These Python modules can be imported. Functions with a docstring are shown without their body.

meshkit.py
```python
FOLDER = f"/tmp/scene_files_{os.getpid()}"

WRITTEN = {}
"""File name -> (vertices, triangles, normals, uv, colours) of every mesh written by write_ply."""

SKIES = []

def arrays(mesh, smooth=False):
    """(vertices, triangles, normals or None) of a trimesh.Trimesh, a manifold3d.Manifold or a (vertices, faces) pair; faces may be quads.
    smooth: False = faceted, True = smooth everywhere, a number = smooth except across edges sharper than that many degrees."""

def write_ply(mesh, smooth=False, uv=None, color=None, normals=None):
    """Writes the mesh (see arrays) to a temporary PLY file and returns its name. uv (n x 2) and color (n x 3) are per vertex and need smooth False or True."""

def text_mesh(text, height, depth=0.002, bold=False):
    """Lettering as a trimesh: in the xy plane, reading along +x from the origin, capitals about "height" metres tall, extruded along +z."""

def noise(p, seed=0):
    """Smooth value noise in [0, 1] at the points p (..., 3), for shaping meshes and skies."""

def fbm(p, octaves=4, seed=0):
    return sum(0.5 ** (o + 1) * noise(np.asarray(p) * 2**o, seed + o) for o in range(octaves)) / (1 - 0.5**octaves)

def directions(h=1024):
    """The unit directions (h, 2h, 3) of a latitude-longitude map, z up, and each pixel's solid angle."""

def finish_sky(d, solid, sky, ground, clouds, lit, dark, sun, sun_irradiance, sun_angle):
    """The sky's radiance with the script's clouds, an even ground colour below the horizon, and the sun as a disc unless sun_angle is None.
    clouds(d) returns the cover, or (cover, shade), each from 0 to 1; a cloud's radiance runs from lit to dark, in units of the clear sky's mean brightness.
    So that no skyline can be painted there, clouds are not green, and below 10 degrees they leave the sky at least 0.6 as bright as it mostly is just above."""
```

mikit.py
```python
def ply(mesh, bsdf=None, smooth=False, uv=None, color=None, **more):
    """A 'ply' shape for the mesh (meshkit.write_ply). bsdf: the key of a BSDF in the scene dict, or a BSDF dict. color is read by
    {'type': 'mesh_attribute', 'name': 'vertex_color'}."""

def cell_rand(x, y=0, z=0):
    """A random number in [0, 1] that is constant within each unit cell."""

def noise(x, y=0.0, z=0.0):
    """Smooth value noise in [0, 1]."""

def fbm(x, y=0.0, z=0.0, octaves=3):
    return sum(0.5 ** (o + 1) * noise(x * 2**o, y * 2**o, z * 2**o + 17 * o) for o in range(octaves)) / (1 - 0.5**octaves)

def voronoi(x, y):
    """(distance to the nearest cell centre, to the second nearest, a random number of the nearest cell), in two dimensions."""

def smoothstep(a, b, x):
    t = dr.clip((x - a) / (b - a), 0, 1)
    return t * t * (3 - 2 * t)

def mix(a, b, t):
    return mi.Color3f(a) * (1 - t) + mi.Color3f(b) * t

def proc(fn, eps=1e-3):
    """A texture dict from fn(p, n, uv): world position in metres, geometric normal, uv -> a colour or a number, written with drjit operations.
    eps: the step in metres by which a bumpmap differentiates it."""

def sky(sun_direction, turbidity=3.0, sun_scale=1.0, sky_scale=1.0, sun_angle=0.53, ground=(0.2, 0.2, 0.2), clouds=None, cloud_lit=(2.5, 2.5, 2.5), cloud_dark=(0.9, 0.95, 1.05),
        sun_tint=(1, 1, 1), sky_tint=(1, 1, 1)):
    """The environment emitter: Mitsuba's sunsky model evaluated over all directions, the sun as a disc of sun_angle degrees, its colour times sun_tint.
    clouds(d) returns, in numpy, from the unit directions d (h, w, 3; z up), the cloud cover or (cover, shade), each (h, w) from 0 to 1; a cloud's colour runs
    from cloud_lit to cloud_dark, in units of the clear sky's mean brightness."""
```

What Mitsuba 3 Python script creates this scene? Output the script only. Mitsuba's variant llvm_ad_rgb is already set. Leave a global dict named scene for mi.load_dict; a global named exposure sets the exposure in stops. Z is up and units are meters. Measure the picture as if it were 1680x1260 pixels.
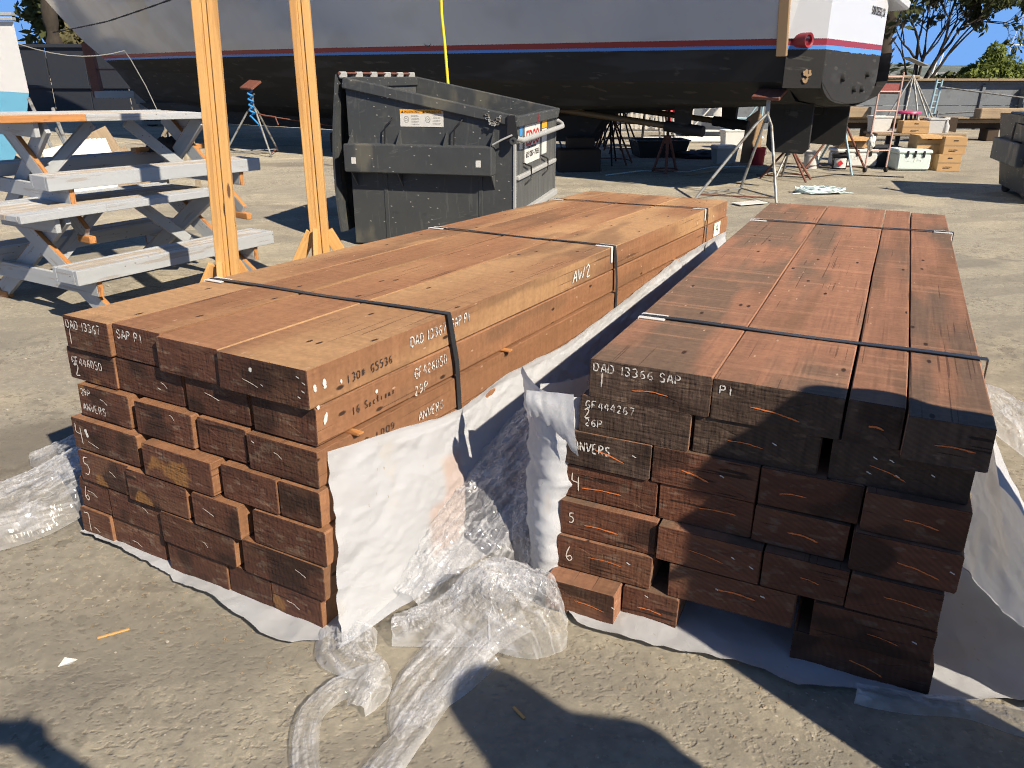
import math, random
import numpy as np, trimesh, manifold3d as m3
import drjit as dr
import mitsuba as mi
import mikit, meshkit
from mikit import proc, noise, fbm, voronoi, cell_rand, smoothstep, mix

T = mi.ScalarTransform4f
scene, labels = {}, {}
# ------------------------------------------------------------------ camera, sky, exposure
PITCH = math.radians(21.32)
scene['camera'] = {'type': 'perspective', 'fov_axis': 'x', 'fov': 65.81, 'near_clip': 0.02, 'far_clip': 9000.0,
    'to_world': T().look_at(origin=[0, 0, 1.6], target=[0, math.cos(PITCH), 1.6 - math.sin(PITCH)], up=[-0.0017, 0, 1])}
SUN = (0.505, -0.615, 0.606)
def added_horizon_band(d):                                       # added bright blue band low over the horizon, all round, lifting the dimmed sky
    el = np.degrees(np.arcsin(np.clip(d[..., 2], -1, 1)))
    return np.clip((13 - el) / 8, 0, 1)
scene['sky'] = mikit.sky(SUN, turbidity=2.3, sun_scale=1.15, sky_scale=0.48, sun_tint=(0.93, 1.0, 1.12), sky_tint=(0.80, 1.0, 1.28), ground=(0.25, 0.23, 0.19),
                         clouds=added_horizon_band, cloud_lit=(1.0, 2.2, 4.7))
exposure = 2.2

R = random.Random(7)
NR = np.random.RandomState(11)

# ------------------------------------------------------------------ mesh helpers
def nrm(a):
    a = np.asarray(a, float); return a / max(np.linalg.norm(a), 1e-12)

class MB:
    def __init__(self): self.v, self.f, self.uv, self.n = [], [], [], 0
    def add(self, V, F, UV=None):
        V = np.asarray(V, float); F = np.asarray(F, int)
        if F.shape[1] == 4: F = np.vstack([F[:, [0, 1, 2]], F[:, [0, 2, 3]]])
        self.v.append(V); self.f.append(F + self.n)
        self.uv.append(np.zeros((len(V), 2)) if UV is None else np.asarray(UV, float)); self.n += len(V)
        return self
    def tm(self, m, off=(0, 0)):
        V = np.array(m.vertices); return self.add(V, np.array(m.faces), V[:, :2] + off)
    # a chamfered bar from P0 to P1; w across (along side axis), h along the up axis
    def beam(self, P0, P1, w, h, up=(0, 0, 1), c=0.004, seg=1, jit=0.0, off=None):
        P0, P1 = np.asarray(P0, float), np.asarray(P1, float); d = P1 - P0; L = np.linalg.norm(d); d = d / L
        s = np.cross(d, up)
        if np.linalg.norm(s) < 1e-6: s = np.cross(d, (1, 0, 0.1))
        s = nrm(s); u = np.cross(s, d); c = min(c, w * .35, h * .35, L * .3)
        off = (R.random() * 50, R.random() * 50) if off is None else off
        a, b = w / 2, h / 2
        sec = np.array([[a, -b + c], [a, b - c], [a - c, b], [-a + c, b], [-a, b - c], [-a, -b + c], [-a + c, -b], [a - c, -b]])
        per = np.array([0, h, h, h + w, h + w, 2 * h + w, 2 * h + w, 2 * h + 2 * w]); ins = np.array([1 - c / a, 1 - c / b])
        st = [0, c] + [c + (L - 2 * c) * i / seg for i in range(1, seg)] + [L - c, L]
        V, UV = [], []
        for i, t in enumerate(st):
            k = sec * ins if i in (0, len(st) - 1) else sec
            q = P0 + d * t
            if jit and 0 < i < len(st) - 1: k = k + NR.uniform(-jit, jit, k.shape)
            V.append(q + k[:, :1] * s + k[:, 1:] * u); UV.append(np.stack([np.full(8, t) + off[0], per + off[1]], 1))
        V, UV = np.vstack(V), np.vstack(UV); F = []
        for i in range(len(st) - 1):
            for j in range(8):
                A, B = i * 8 + j, i * 8 + (j + 1) % 8
                F += [[A, B, B + 8], [A, B + 8, A + 8]]
        n = (len(st) - 1) * 8
        for j in range(1, 7): F += [[0, j + 1, j], [n, n + j, n + j + 1]]
        return self.add(V, F, UV)
    def box(self, c, size, rz=0.0, ch=0.005, tilt=None):
        c = np.asarray(c, float); cx, sx = math.cos(rz), math.sin(rz); h = np.array([cx, sx, 0]) * size[0] / 2; up = (0, 0, 1)
        if tilt is not None:
            h = np.asarray(tilt[0]) * size[0] / 2; up = tilt[1]
        return self.beam(c - h, c + h, size[1], size[2], up, ch)
    def tube(self, pts, r, sides=8, caps=True):
        p = np.asarray(pts, float); n = len(p); r = np.broadcast_to(np.asarray(r, float), (n,))
        t = np.gradient(p, axis=0); t /= np.linalg.norm(t, axis=1, keepdims=True) + 1e-12
        a = np.zeros_like(p); a0 = np.cross(t[0], (0, 0, 1.0) if abs(t[0][2]) < .9 else (1.0, 0, 0)); a0 = nrm(a0)
        for i in range(n):
            a0 = nrm(a0 - t[i] * (a0 @ t[i])); a[i] = a0
        b = np.cross(t, a); g = np.arange(sides) * 2 * np.pi / sides
        V = p[:, None] + r[:, None, None] * (np.cos(g)[None, :, None] * a[:, None] + np.sin(g)[None, :, None] * b[:, None])
        i, j = np.meshgrid(np.arange(n - 1), np.arange(sides), indexing='ij')
        F = np.stack([i * sides + j, i * sides + (j + 1) % sides, (i + 1) * sides + (j + 1) % sides, (i + 1) * sides + j], -1).reshape(-1, 4)
        L = np.concatenate([[0], np.cumsum(np.linalg.norm(np.diff(p, axis=0), axis=1))])
        UV = np.stack([np.repeat(L, sides), np.tile(g / 6.28 * .2, n)], 1)
        base = self.n; self.add(V.reshape(-1, 3), F, UV)
        if caps:
            for k, o in ((0, 1), (n - 1, -1)):
                C = np.vstack([V[k], p[k][None]]); q = [[sides, (m + 1) % sides, m] if o > 0 else [sides, m, (m + 1) % sides] for m in range(sides)]
                self.add(C, q)
        return self
    def lathe(self, c, prof, sides=20, axis=(0, 0, 1)):
        z = nrm(axis); x = nrm(np.cross(z, (0, 1, 0.01))); y = np.cross(z, x); g = np.arange(sides) * 2 * np.pi / sides
        ring = np.cos(g)[:, None] * x + np.sin(g)[:, None] * y
        V = np.vstack([np.asarray(c, float) + ring * r + z * h for r, h in prof]); n = len(prof); F = []
        for i in range(n - 1):
            for j in range(sides):
                A, B = i * sides + j, i * sides + (j + 1) % sides; F.append([A, B, B + sides, A + sides])
        return self.add(V, F, np.stack([np.tile(g * .1, n), np.repeat([h for r, h in prof], sides)], 1))
    def prism(self, poly, thick, O, ex, ey):
        """polygon (list of xy) in the plane O, ex, ey, extruded by thick along ex x ey (centred)"""
        from shapely.geometry import Polygon
        m = trimesh.creation.extrude_polygon(Polygon(poly), thick, engine='earcut')
        V = np.array(m.vertices); ex, ey = np.asarray(ex, float), np.asarray(ey, float); ez = np.cross(ex, ey)
        W = np.asarray(O, float) + V[:, :1] * ex + V[:, 1:2] * ey + (V[:, 2:] - thick / 2) * ez
        return self.add(W, np.array(m.faces), V[:, :2] + R.random() * 20)
    def grid(self, P, UV=None, closed=False):
        n, m = P.shape[:2]; i, j = np.meshgrid(np.arange(n - 1), np.arange(m - 1 + closed), indexing='ij'); j2 = (j + 1) % m
        F = np.stack([i * m + j, i * m + j2, (i + 1) * m + j2, (i + 1) * m + j], -1).reshape(-1, 4)
        return self.add(P.reshape(-1, 3), F, None if UV is None else UV.reshape(-1, 2))
    def get(self): return trimesh.Trimesh(np.vstack(self.v), np.vstack(self.f), process=False), np.vstack(self.uv)

def numbered(k):
    if k not in used: used.add(k); return k
    i = 1
    while f'{k}_{i:03d}' in used: i += 1
    used.add(f'{k}_{i:03d}'); return f'{k}_{i:03d}'
used = set()

def put(key, mb, bsdf, smooth=False):
    if isinstance(mb, MB): mesh, uv = mb.get()
    else: mesh, uv = mb, None
    scene[key] = mikit.ply(mesh, bsdf, smooth=smooth, uv=uv if smooth in (False, True) else None)
    return key
def thing(name, label, cat, group=None):
    k = numbered(name); labels[k] = {'label': label, 'category': cat}
    if group: labels[k]['group'] = group
    return k
def solid(name, mb, bsdf, label, cat, group=None, smooth=False):
    k = thing(name, label, cat, group); put(k, mb, bsdf, smooth); return k
def struct(name, mb, bsdf, smooth=False):
    k = numbered(name); labels[k] = {'kind': 'structure', 'label': name.replace('_', ' '), 'category': name.split('_')[-1]}; return put(k, mb, bsdf, smooth)
def part(parent, name, mb, bsdf, smooth=False, label=None, stuff=False):
    k = numbered(parent + '__' + name); put(k, mb, bsdf, smooth)
    if label: labels[k] = {'label': label}
    if stuff: labels.setdefault(k, {})['kind'] = 'stuff'
    return k
def beam1(*a, **k): return MB().beam(*a, **k)
def box1(*a, **k): return MB().box(*a, **k)
def tube1(*a, **k): return MB().tube(*a, **k)

# text and hand strokes laid on a plane: O origin, ex reading direction, ey up, sits proud along ez
def text_on(text, O, ex, ey, height, width=None, depth=0.0012, bold=False, lift=0.0006):
    m = meshkit.text_mesh(text, height, depth, bold); V = np.array(m.vertices)
    if width: V[:, 0] *= width / max(V[:, 0].max(), 1e-6)
    ex, ey = nrm(ex), nrm(ey); ez = np.cross(ex, ey)
    W = np.asarray(O, float) + V[:, :1] * ex + V[:, 1:2] * ey + (V[:, 2:] + lift) * ez
    return MB().add(W, np.array(m.faces), V[:, :2] + R.random() * 9)
def strokes_on(lines, O, ex, ey, w=0.006, lift=0.0008, wob=0.0):
    mb = MB(); ex, ey = nrm(ex), nrm(ey); ez = np.cross(ex, ey); O = np.asarray(O, float)
    for ln in lines:
        p = np.asarray(ln, float)
        if len(p) > 2:
            t = np.linspace(0, len(p) - 1, 5 * len(p)); p = np.stack([np.interp(t, range(len(p)), p[:, k]) for k in (0, 1)], 1)
            for _ in range(3): p[1:-1] = (p[:-2] + 2 * p[1:-1] + p[2:]) / 4
        else:
            t = np.linspace(0, 1, 8)[:, None]; p = p[0] * (1 - t) + p[1] * t
        p = p + NR.uniform(-wob, wob, p.shape)
        d = np.gradient(p, axis=0); d /= np.linalg.norm(d, axis=1, keepdims=True) + 1e-9; n = np.stack([-d[:, 1], d[:, 0]], 1)
        ww = w / 2 * (0.65 + 0.7 * NR.random(len(p)))[:, None]; ww[0] *= .4; ww[-1] *= .4
        A, B = p + n * ww, p - n * ww
        V = np.vstack([A, B]); W = O + V[:, :1] * ex + V[:, 1:] * ey + lift * ez; k = len(p)
        mb.add(W, [[i, k + i, k + i + 1, i + 1] for i in range(k - 1)], V)
    return mb
DIG = {'1': [[(.5, 1), (.45, 0)]], '2': [[(.1, .8), (.4, 1), (.8, .8), (.5, .4), (.05, 0), (.9, .08)]], '3': [[(.1, .95), (.6, 1), (.75, .75), (.4, .52), (.8, .3), (.5, 0), (.05, .1)]],
       '4': [[(.1, 1), (.05, .55), (.6, .5)], [(.65, .85), (.7, 0)]], '5': [[(.75, 1), (.15, .95), (.15, .6), (.6, .6), (.8, .3), (.5, 0), (.1, .05)]],
       '6': [[(.45, 1), (.15, .55), (.1, .2), (.45, 0), (.75, .2), (.55, .42), (.15, .25)]], '7': [[(.05, .95), (.7, 1), (.6, .4), (.62, 0)]]}
STEN = {'D': [[(0, 1), (0, 0)], [(.13, 1), (.6, .9), (.75, .5), (.6, .1), (.13, 0)]], 'A': [[(0, 0), (.33, 1)], [(.46, 1), (.8, 0)], [(.25, .35), (.55, .35)]], '1': [[(.3, 1), (.3, 0)]],
        '3': [[(.05, .9), (.4, 1), (.7, .8), (.6, .6)], [(.35, .5), (.65, .42), (.72, .2), (.4, 0), (.05, .1)]], '6': [[(.65, .95), (.2, .8), (.05, .4), (.12, .12)], [(.26, 0), (.6, .05), (.7, .3), (.5, .5), (.22, .42)]],
        '7': [[(0, 1), (.7, 1)], [(.65, .86), (.25, 0)]], 'S': [[(.7, .85), (.4, 1), (.08, .85), (.1, .62), (.32, .54)], [(.44, .47), (.72, .35), (.68, .1), (.35, 0), (.05, .12)]], 'P': [[(0, 1), (0, 0)], [(.13, 1), (.6, .95), (.7, .72), (.5, .5), (.13, .48)]],
        'G': [[(.7, .85), (.4, 1), (.1, .8), (.03, .5), (.12, .17)], [(.27, .02), (.55, 0), (.72, .15), (.72, .42), (.45, .42)]], 'F': [[(0, 1), (0, 0)], [(.12, 1), (.65, 1)], [(.12, .52), (.5, .52)]], '4': [[(.46, 1), (0, .35), (.4, .35)], [(.58, .9), (.58, 0)], [(.68, .35), (.78, .35)]],
        '0': [[(.3, 1), (.05, .75), (.05, .25), (.3, 0)], [(.46, 1), (.7, .75), (.7, .25), (.46, 0)]], '5': [[(.65, 1), (.1, 1), (.1, .62)], [(.22, .62), (.6, .55), (.7, .25), (.45, 0), (.05, .08)]], '2': [[(.05, .8), (.3, 1), (.65, .85), (.6, .6)], [(.5, .47), (.05, .04)], [(.17, 0), (.72, 0)]],
        '9': [[(.05, .05), (.5, .2), (.65, .6), (.58, .88)], [(.44, 1), (.1, .95), (0, .7), (.2, .5), (.48, .58)]], 'N': [[(0, 0), (0, 1)], [(.1, .88), (.62, .12)], [(.72, 1), (.72, 0)]], 'V': [[(0, 1), (.33, .05)], [(.46, .05), (.78, 1)]], 'E': [[(0, 1), (0, 0)], [(.12, 1), (.6, 1)], [(.12, .5), (.5, .5)], [(.12, 0), (.65, 0)]],
        'R': [[(0, 1), (0, 0)], [(.13, 1), (.6, .95), (.7, .75), (.5, .52), (.13, .5)], [(.28, .42), (.72, 0)]], '#': [[(.25, .9), (.15, .1)], [(.55, .9), (.45, .1)], [(0, .65), (.7, .65)], [(0, .35), (.7, .35)]]}
def stencil_on(text, O, ex, ey, h, width, stroke=None):
    adv = {'1': .62, ' ': .55}; tot = sum(adv.get(c, 1.0) for c in text); w = width / tot; x = 0.0; L = []
    for c in text:
        for ln in STEN.get(c, []): L.append([(x + px * w * .92 + R.uniform(-.0008, .0008), py * h + R.uniform(-.001, .001)) for px, py in ln])
        x += w * adv.get(c, 1.0)
    return strokes_on(L, O, ex, ey, stroke or h * .135, wob=.0005)
def digit_on(d, O, ex, ey, h, w=0.005): return strokes_on([[(x * h * .6, y * h) for x, y in s] for s in DIG[d]], O, ex, ey, w)

# ------------------------------------------------------------------ materials
def prin(c, rough=0.6, **k): return {'type': 'principled', 'base_color': c if isinstance(c, dict) else {'type': 'rgb', 'value': list(c)}, 'roughness': rough, **k}
def two(b): return {'type': 'twosided', 'bsdf': b}
def bump(b, fn, scale, eps=1e-3): return {'type': 'bumpmap', 'arbitrary': proc(fn, eps), 'scale': scale, 'bsdf': b}
C3 = mi.Color3f

def f_ground(p, n, uv):
    big = fbm(p.x * .35, p.y * .35, 3.0); mid = fbm(p.x * 2.3, p.y * 2.3, 5.0, 4); fine = fbm(p.x * 38, p.y * 38, 1.0, 3)
    c = mix((.290, .266, .212), (.245, .228, .190), smoothstep(.3, .7, big))
    c = mix(c, (.235, .212, .172), smoothstep(.52, .72, mid) * .55)
    c = mix(c, (.36, .32, .24), smoothstep(.56, .75, fbm(p.x * 1.1 + 7, p.y * 1.3, 9.0)) * .6)
    c = c * (.78 + .44 * fine)
    pit = fbm(p.x * 62 + 3, p.y * 84, 2.0, 4); zone = smoothstep(.38, .62, fbm(p.x * 1.7, p.y * 1.7, 6.0, 3))
    c = mix(c, (.125, .108, .082), smoothstep(.64, .73, pit) * (.12 + .6 * zone))
    c = mix(c, (.38, .335, .25), smoothstep(.66, .76, fbm(p.x * 75, p.y * 75, 14.0, 3)) * .55)
    c = mix(c, (.12, .108, .09), smoothstep(.63, .70, fbm(p.x * 14 + 9, p.y * 19, 11.0, 4)) * .45 * zone)
    d, d2, r = voronoi(p.x * 40 + fbm(p.x * 30, p.y * 30) * .8, p.y * 40)
    c = mix(c, (.46, .42, .35), smoothstep(.16, .08, d) * dr.select(r > .95, 1.0, 0.0))
    track = smoothstep(.56, .66, fbm(p.x * .6 + p.y * .22, p.y * 3.2 - p.x * 1.2, 21.0, 4))
    c = mix(c, (.20, .185, .155), track * .55)
    c = mix(c, (.16, .15, .13), smoothstep(.60, .74, fbm(p.x * 1.2 + 5, p.y * 1.8, 17.0, 4)) * .5)
    stain = smoothstep(.66, .8, fbm(p.x * .5 + 31, p.y * .9 + 4, 4.0, 4))
    return mix(c, (.11, .1, .085), stain * .5)
def f_groundb(p, n, uv):
    return fbm(p.x * 55, p.y * 55, 1.0, 3) * .6 + fbm(p.x * 9, p.y * 9, 1.0) * 1.1 - smoothstep(.58, .70, fbm(p.x * 62 + 3, p.y * 84, 2.0, 4)) * .8
scene['ground_mat'] = bump(prin(proc(f_ground), .95, specular=.15), f_groundb, .0032, 2e-3)

def wood_id(uv):
    k = dr.floor(uv.x / 40.0); return k, uv.x - k * 40.0 - 20.0
def f_wood(p, n, uv):
    k, u = wood_id(uv); r1 = cell_rand(k, 3, 1); r2 = cell_rand(k, 7, 2); right = dr.select(k >= 60, 1.0, 0.0)
    x, y = u, uv.y + k * 3.7
    grain = fbm(x * 1.6, y * 42, k, 4); cloud = fbm(x * 1.4, y * 7, k + 3, 3); big = fbm(x * .8 + 5, y * 3, k + 9, 2)
    cl = mix((.290, .148, .078), (.220, .108, .057), grain); cr = mix((.275, .137, .083), (.195, .099, .062), grain)
    c = mix(cl, cr * 1.16, right); open_ = dr.select((k < 5) | ((k > 101) & (k < 106)), 1.0, 0.0)
    c = mix(c, (.40, .245, .125), smoothstep(.40, .72, big) * .75 * (1 - right) * open_)            # dry dusty patches on the weathered outer layer
    c = mix(c, (.150, .085, .050), smoothstep(.55, .74, cloud) * .6)
    c = mix(c, (.13, .092, .066), right * smoothstep(.46, .66, fbm(x * 1.1 + 20, y * 5, k + 2, 4)) * .8)    # grey weather blotches
    saw = fbm(x * 26, y * 1.3, k + 5, 3)                                                                # saw streaks across
    c = mix(c, (.42, .22, .13), smoothstep(.62, .78, saw) * .32 * right * open_)
    c = c * (.86 + .22 * fbm(x * 70, y * 3, k, 2))
    vein = fbm(x * 2.4, y * 150, k + 8, 2)
    c = mix(c, (.06, .032, .02), smoothstep(.76, .83, vein) * smoothstep(.5, .62, fbm(x * 1.7, y * 4, k + 1)) * .7)
    c = c * (.84 + .32 * fbm(x * 85, y * 85, k + 2, 3))
    d, d2, rr = voronoi(x * 9, y * 24)
    c = mix(c, (.045, .024, .015), smoothstep(.2, .1, d) * dr.select(rr > .965, 1.0, 0.0))
    c = mix(c, (.40, .27, .19), smoothstep(.10, .05, d) * dr.select(rr < .07, 1.0, 0.0))
    return c * (.90 + .20 * r1)
def f_woodb(p, n, uv):
    k, u = wood_id(uv); y = uv.y + k * 3.7
    return fbm(u * 5, y * 120, k, 3) + .8 * fbm(u * 150, y * 9, k + 4, 2)
scene['timber_mat'] = bump(prin(proc(f_wood), .72, specular=.3), f_woodb, .0016, 1e-3)

def f_end(p, n, uv):
    k, u = wood_id(uv); y = uv.y; r1 = cell_rand(k, 5, 1); right = dr.select(k >= 60, 1.0, 0.0); grey = dr.select(k >= 100, 1.0, 0.0)
    g = fbm(u * 14 + k, y * 70, k, 3); g2 = fbm(u * 90, y * 14 + k, k + 4, 3)
    c = mix((.135, .058, .036), (.085, .037, .025), g)
    c = mix(c, mix((.185, .076, .043), (.115, .046, .028), g), right)
    c = mix(c, mix((.125, .082, .060), (.060, .040, .031), g2), grey)
    c = mix(c, (.16, .085, .05), smoothstep(.55, .75, fbm(u * 6, y * 9, k + 6, 3)) * .5 * (1 - grey))
    c = mix(c, (.24, .17, .12), smoothstep(.60, .78, fbm(u * 25, y * 60, k + 2, 4)) * .5)
    c = mix(c, (.03, .016, .012), smoothstep(.57, .72, fbm(u * 5 + 9, y * 7, k + 3, 3)) * .75)
    c = mix(c, (.30, .15, .05), smoothstep(.69, .76, fbm(u * 9 + 3, y * 8, k + 8, 3)) * dr.select(r1 > .6, .7, 0.0) * (1 - right))
    chk = fbm(u * 7 + k * 3, y * 130 + k, k + 12, 2); c = mix(c, (.012, .008, .007), smoothstep(.74, .82, chk) * smoothstep(.48, .62, fbm(u * 5, y * 6, k + 20)) * .8)
    ring = dr.sin((dr.sqrt(dr.square(u * 6 - .4 * r1) + dr.square(y * 9 + 1.5 * r1)) + .25 * fbm(u * 8, y * 8, k)) * 60); c = c * (1 + .10 * ring)
    return c * (.54 + .30 * r1)
def f_endb(p, n, uv):
    k, u = wood_id(uv); return fbm(u * 140, uv.y * 30, k, 3) + fbm(u * 22, uv.y * 160, k, 2)
scene['end_grain_mat'] = bump(prin(proc(f_end), .7, specular=.3), f_endb, .0028, 1e-3)

def f_paint(p, n, uv):
    w = smoothstep(.47, .66, fbm(uv.x * 130, uv.y * 150, 1.0, 3)); return mix((.62, .62, .60), (.17, .11, .085), w * .85)
scene['stencil_mat'] = two(prin(proc(f_paint), .8))
scene['orange_mat'] = two(prin((.62, .17, .045), .8)); scene['chalk_mat'] = two(prin((.62, .56, .5), .9)); scene['pencil_mat'] = two(prin((.045, .03, .025), .8))
scene['white_paint_mat'] = two(prin((.62, .62, .60), .5))

def f_tarp(p, n, uv):
    c = C3(.54, .565, .61)
    c = mix(c, (.49, .50, .52), smoothstep(.5, .75, fbm(uv.x * 3, uv.y * 4, 1.0, 3)) * .6)
    d, d2, r = voronoi(uv.x * 40 + fbm(uv.x * 20, uv.y * 20, 3.0) * 2, uv.y * 14)
    c = mix(c, (.42, .40, .36), smoothstep(.10, .05, d) * dr.select(r > .86, 1.0, 0.0) * smoothstep(.5, .62, fbm(uv.x * 4, uv.y * 5, 6.0)))
    c = mix(c, (.60, .50, .36), smoothstep(.66, .8, fbm(uv.x * 7, uv.y * 9, 12.0, 4)) * .18)
    def bx(a, b, e, f): return smoothstep(a, a + .05, uv.x) * smoothstep(b + .05, b, uv.x) * smoothstep(e, e + .04, uv.y) * smoothstep(f + .04, f, uv.y)
    return mix(c, (.55, .385, .315), dr.minimum(bx(100.42, 100.72, .02, .20) + bx(100.52, 100.64, .2, .34) + bx(100.80, 101.08, .02, .12), 1.0) * .55)
scene['tarp_mat'] = {'type': 'principledthin', 'base_color': proc(f_tarp), 'roughness': .38, 'diff_trans': .45, 'eta': 1.4}
scene['sheet_mat'] = {'type': 'principledthin', 'base_color': proc(f_tarp), 'roughness': .38, 'diff_trans': .45, 'eta': 1.4}

def f_film(p, n, uv):
    s = fbm(uv.x * 6, uv.y * 55, 1.0, 3); w = fbm(p.x * 22, p.y * 22, p.z * 22, 3)
    ridge = smoothstep(.05, .0, dr.abs(fbm(p.x * 16 + 4, p.y * 16, p.z * 16, 3) - .5))
    return dr.clip(.15 + .20 * smoothstep(.42, .75, s) + .14 * smoothstep(.5, .75, w) + .22 * ridge * smoothstep(.4, .6, fbm(p.x * 9, p.y * 9, p.z * 9 + 3)) + .16 * smoothstep(.6, .75, fbm(uv.x * 14, uv.y * 190, 4.0, 2)), 0, .75)
scene['film_mat'] = {'type': 'mask', 'opacity': proc(f_film), 'bsdf': two(prin((.62, .64, .68), .13, specular=.8))}

def f_table(p, n, uv):
    c = mix((.38, .405, .43), (.33, .35, .37), fbm(uv.x * 2, uv.y * 30, 1.0, 3))
    c = mix(c, (.27, .235, .20), smoothstep(.64, .74, fbm(uv.x * 3, uv.y * 45, 4.0, 4)) * .6)
    d, d2, r = voronoi(uv.x * 16, uv.y * 26)
    return mix(c, (.12, .11, .1), smoothstep(.13, .06, d) * dr.select(r > .93, 1.0, 0.0))
scene['grey_paint_mat'] = prin(proc(f_table), .55)
def f_worn(p, n, uv):
    c = mix((.36, .32, .27), (.27, .235, .195), fbm(uv.x * 3, uv.y * 60, 1.0, 4))
    return mix(c, (.40, .42, .44), smoothstep(.52, .68, fbm(uv.x * 2.5, uv.y * 18, 7.0, 3)) * .8)
scene['worn_plank_mat'] = prin(proc(f_worn), .8)
def f_raw(p, n, uv):
    g = fbm(uv.x * 3, uv.y * 70, 1.0, 4); c = mix((.52, .25, .085), (.34, .14, .045), g)
    return mix(c, (.15, .06, .025), smoothstep(.62, .75, fbm(uv.x * 8, uv.y * 25, 3.0)) * .6)
scene['raw_wood_mat'] = prin(proc(f_raw), .7)
def f_pine(p, n, uv):
    g = fbm(uv.x * 1.2, uv.y * 70, 1.0, 4); c = mix((.60, .36, .135), (.47, .255, .085), g)
    c = mix(c, (.36, .18, .06), smoothstep(.60, .72, fbm(uv.x * 1.5 + 4, uv.y * 26, 2.0, 3)) * .6)
    d, d2, r = voronoi(uv.x * 2.2, uv.y * 9); return mix(c, (.12, .06, .03), smoothstep(.12, .07, d) * dr.select(r > .8, 1.0, 0.0))
scene['pine_mat'] = prin(proc(f_pine), .65)
def f_dump(p, n, uv):
    c = mix((.040, .045, .050), (.062, .066, .068), fbm(p.x * 3, p.y * 3, p.z * 3, 3))
    q = p.x * .7 + p.y * .7
    scr = smoothstep(.68, .74, fbm(q * 14 + p.z * 26, p.z * 70 - q * 40, 3.0, 3)) * smoothstep(.48, .6, fbm(p.x * 2, p.y * 2, p.z * 3)) + smoothstep(.70, .8, fbm(q * 80, p.z * 6, 9.0, 3)) * .7
    c = mix(c, (.14, .145, .14), dr.minimum(scr, 1.0) * .32)
    c = mix(c, (.19, .175, .13), smoothstep(.58, .76, fbm(p.x * 5 + 3, p.y * 5, p.z * 2.2, 4)) * .4)
    d, d2, r = voronoi(q * 30 + p.z * 8, p.z * 26); c = mix(c, (.33, .33, .31), smoothstep(.15, .07, d) * dr.select(r > .92, 1.0, 0.0))
    return c
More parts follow.
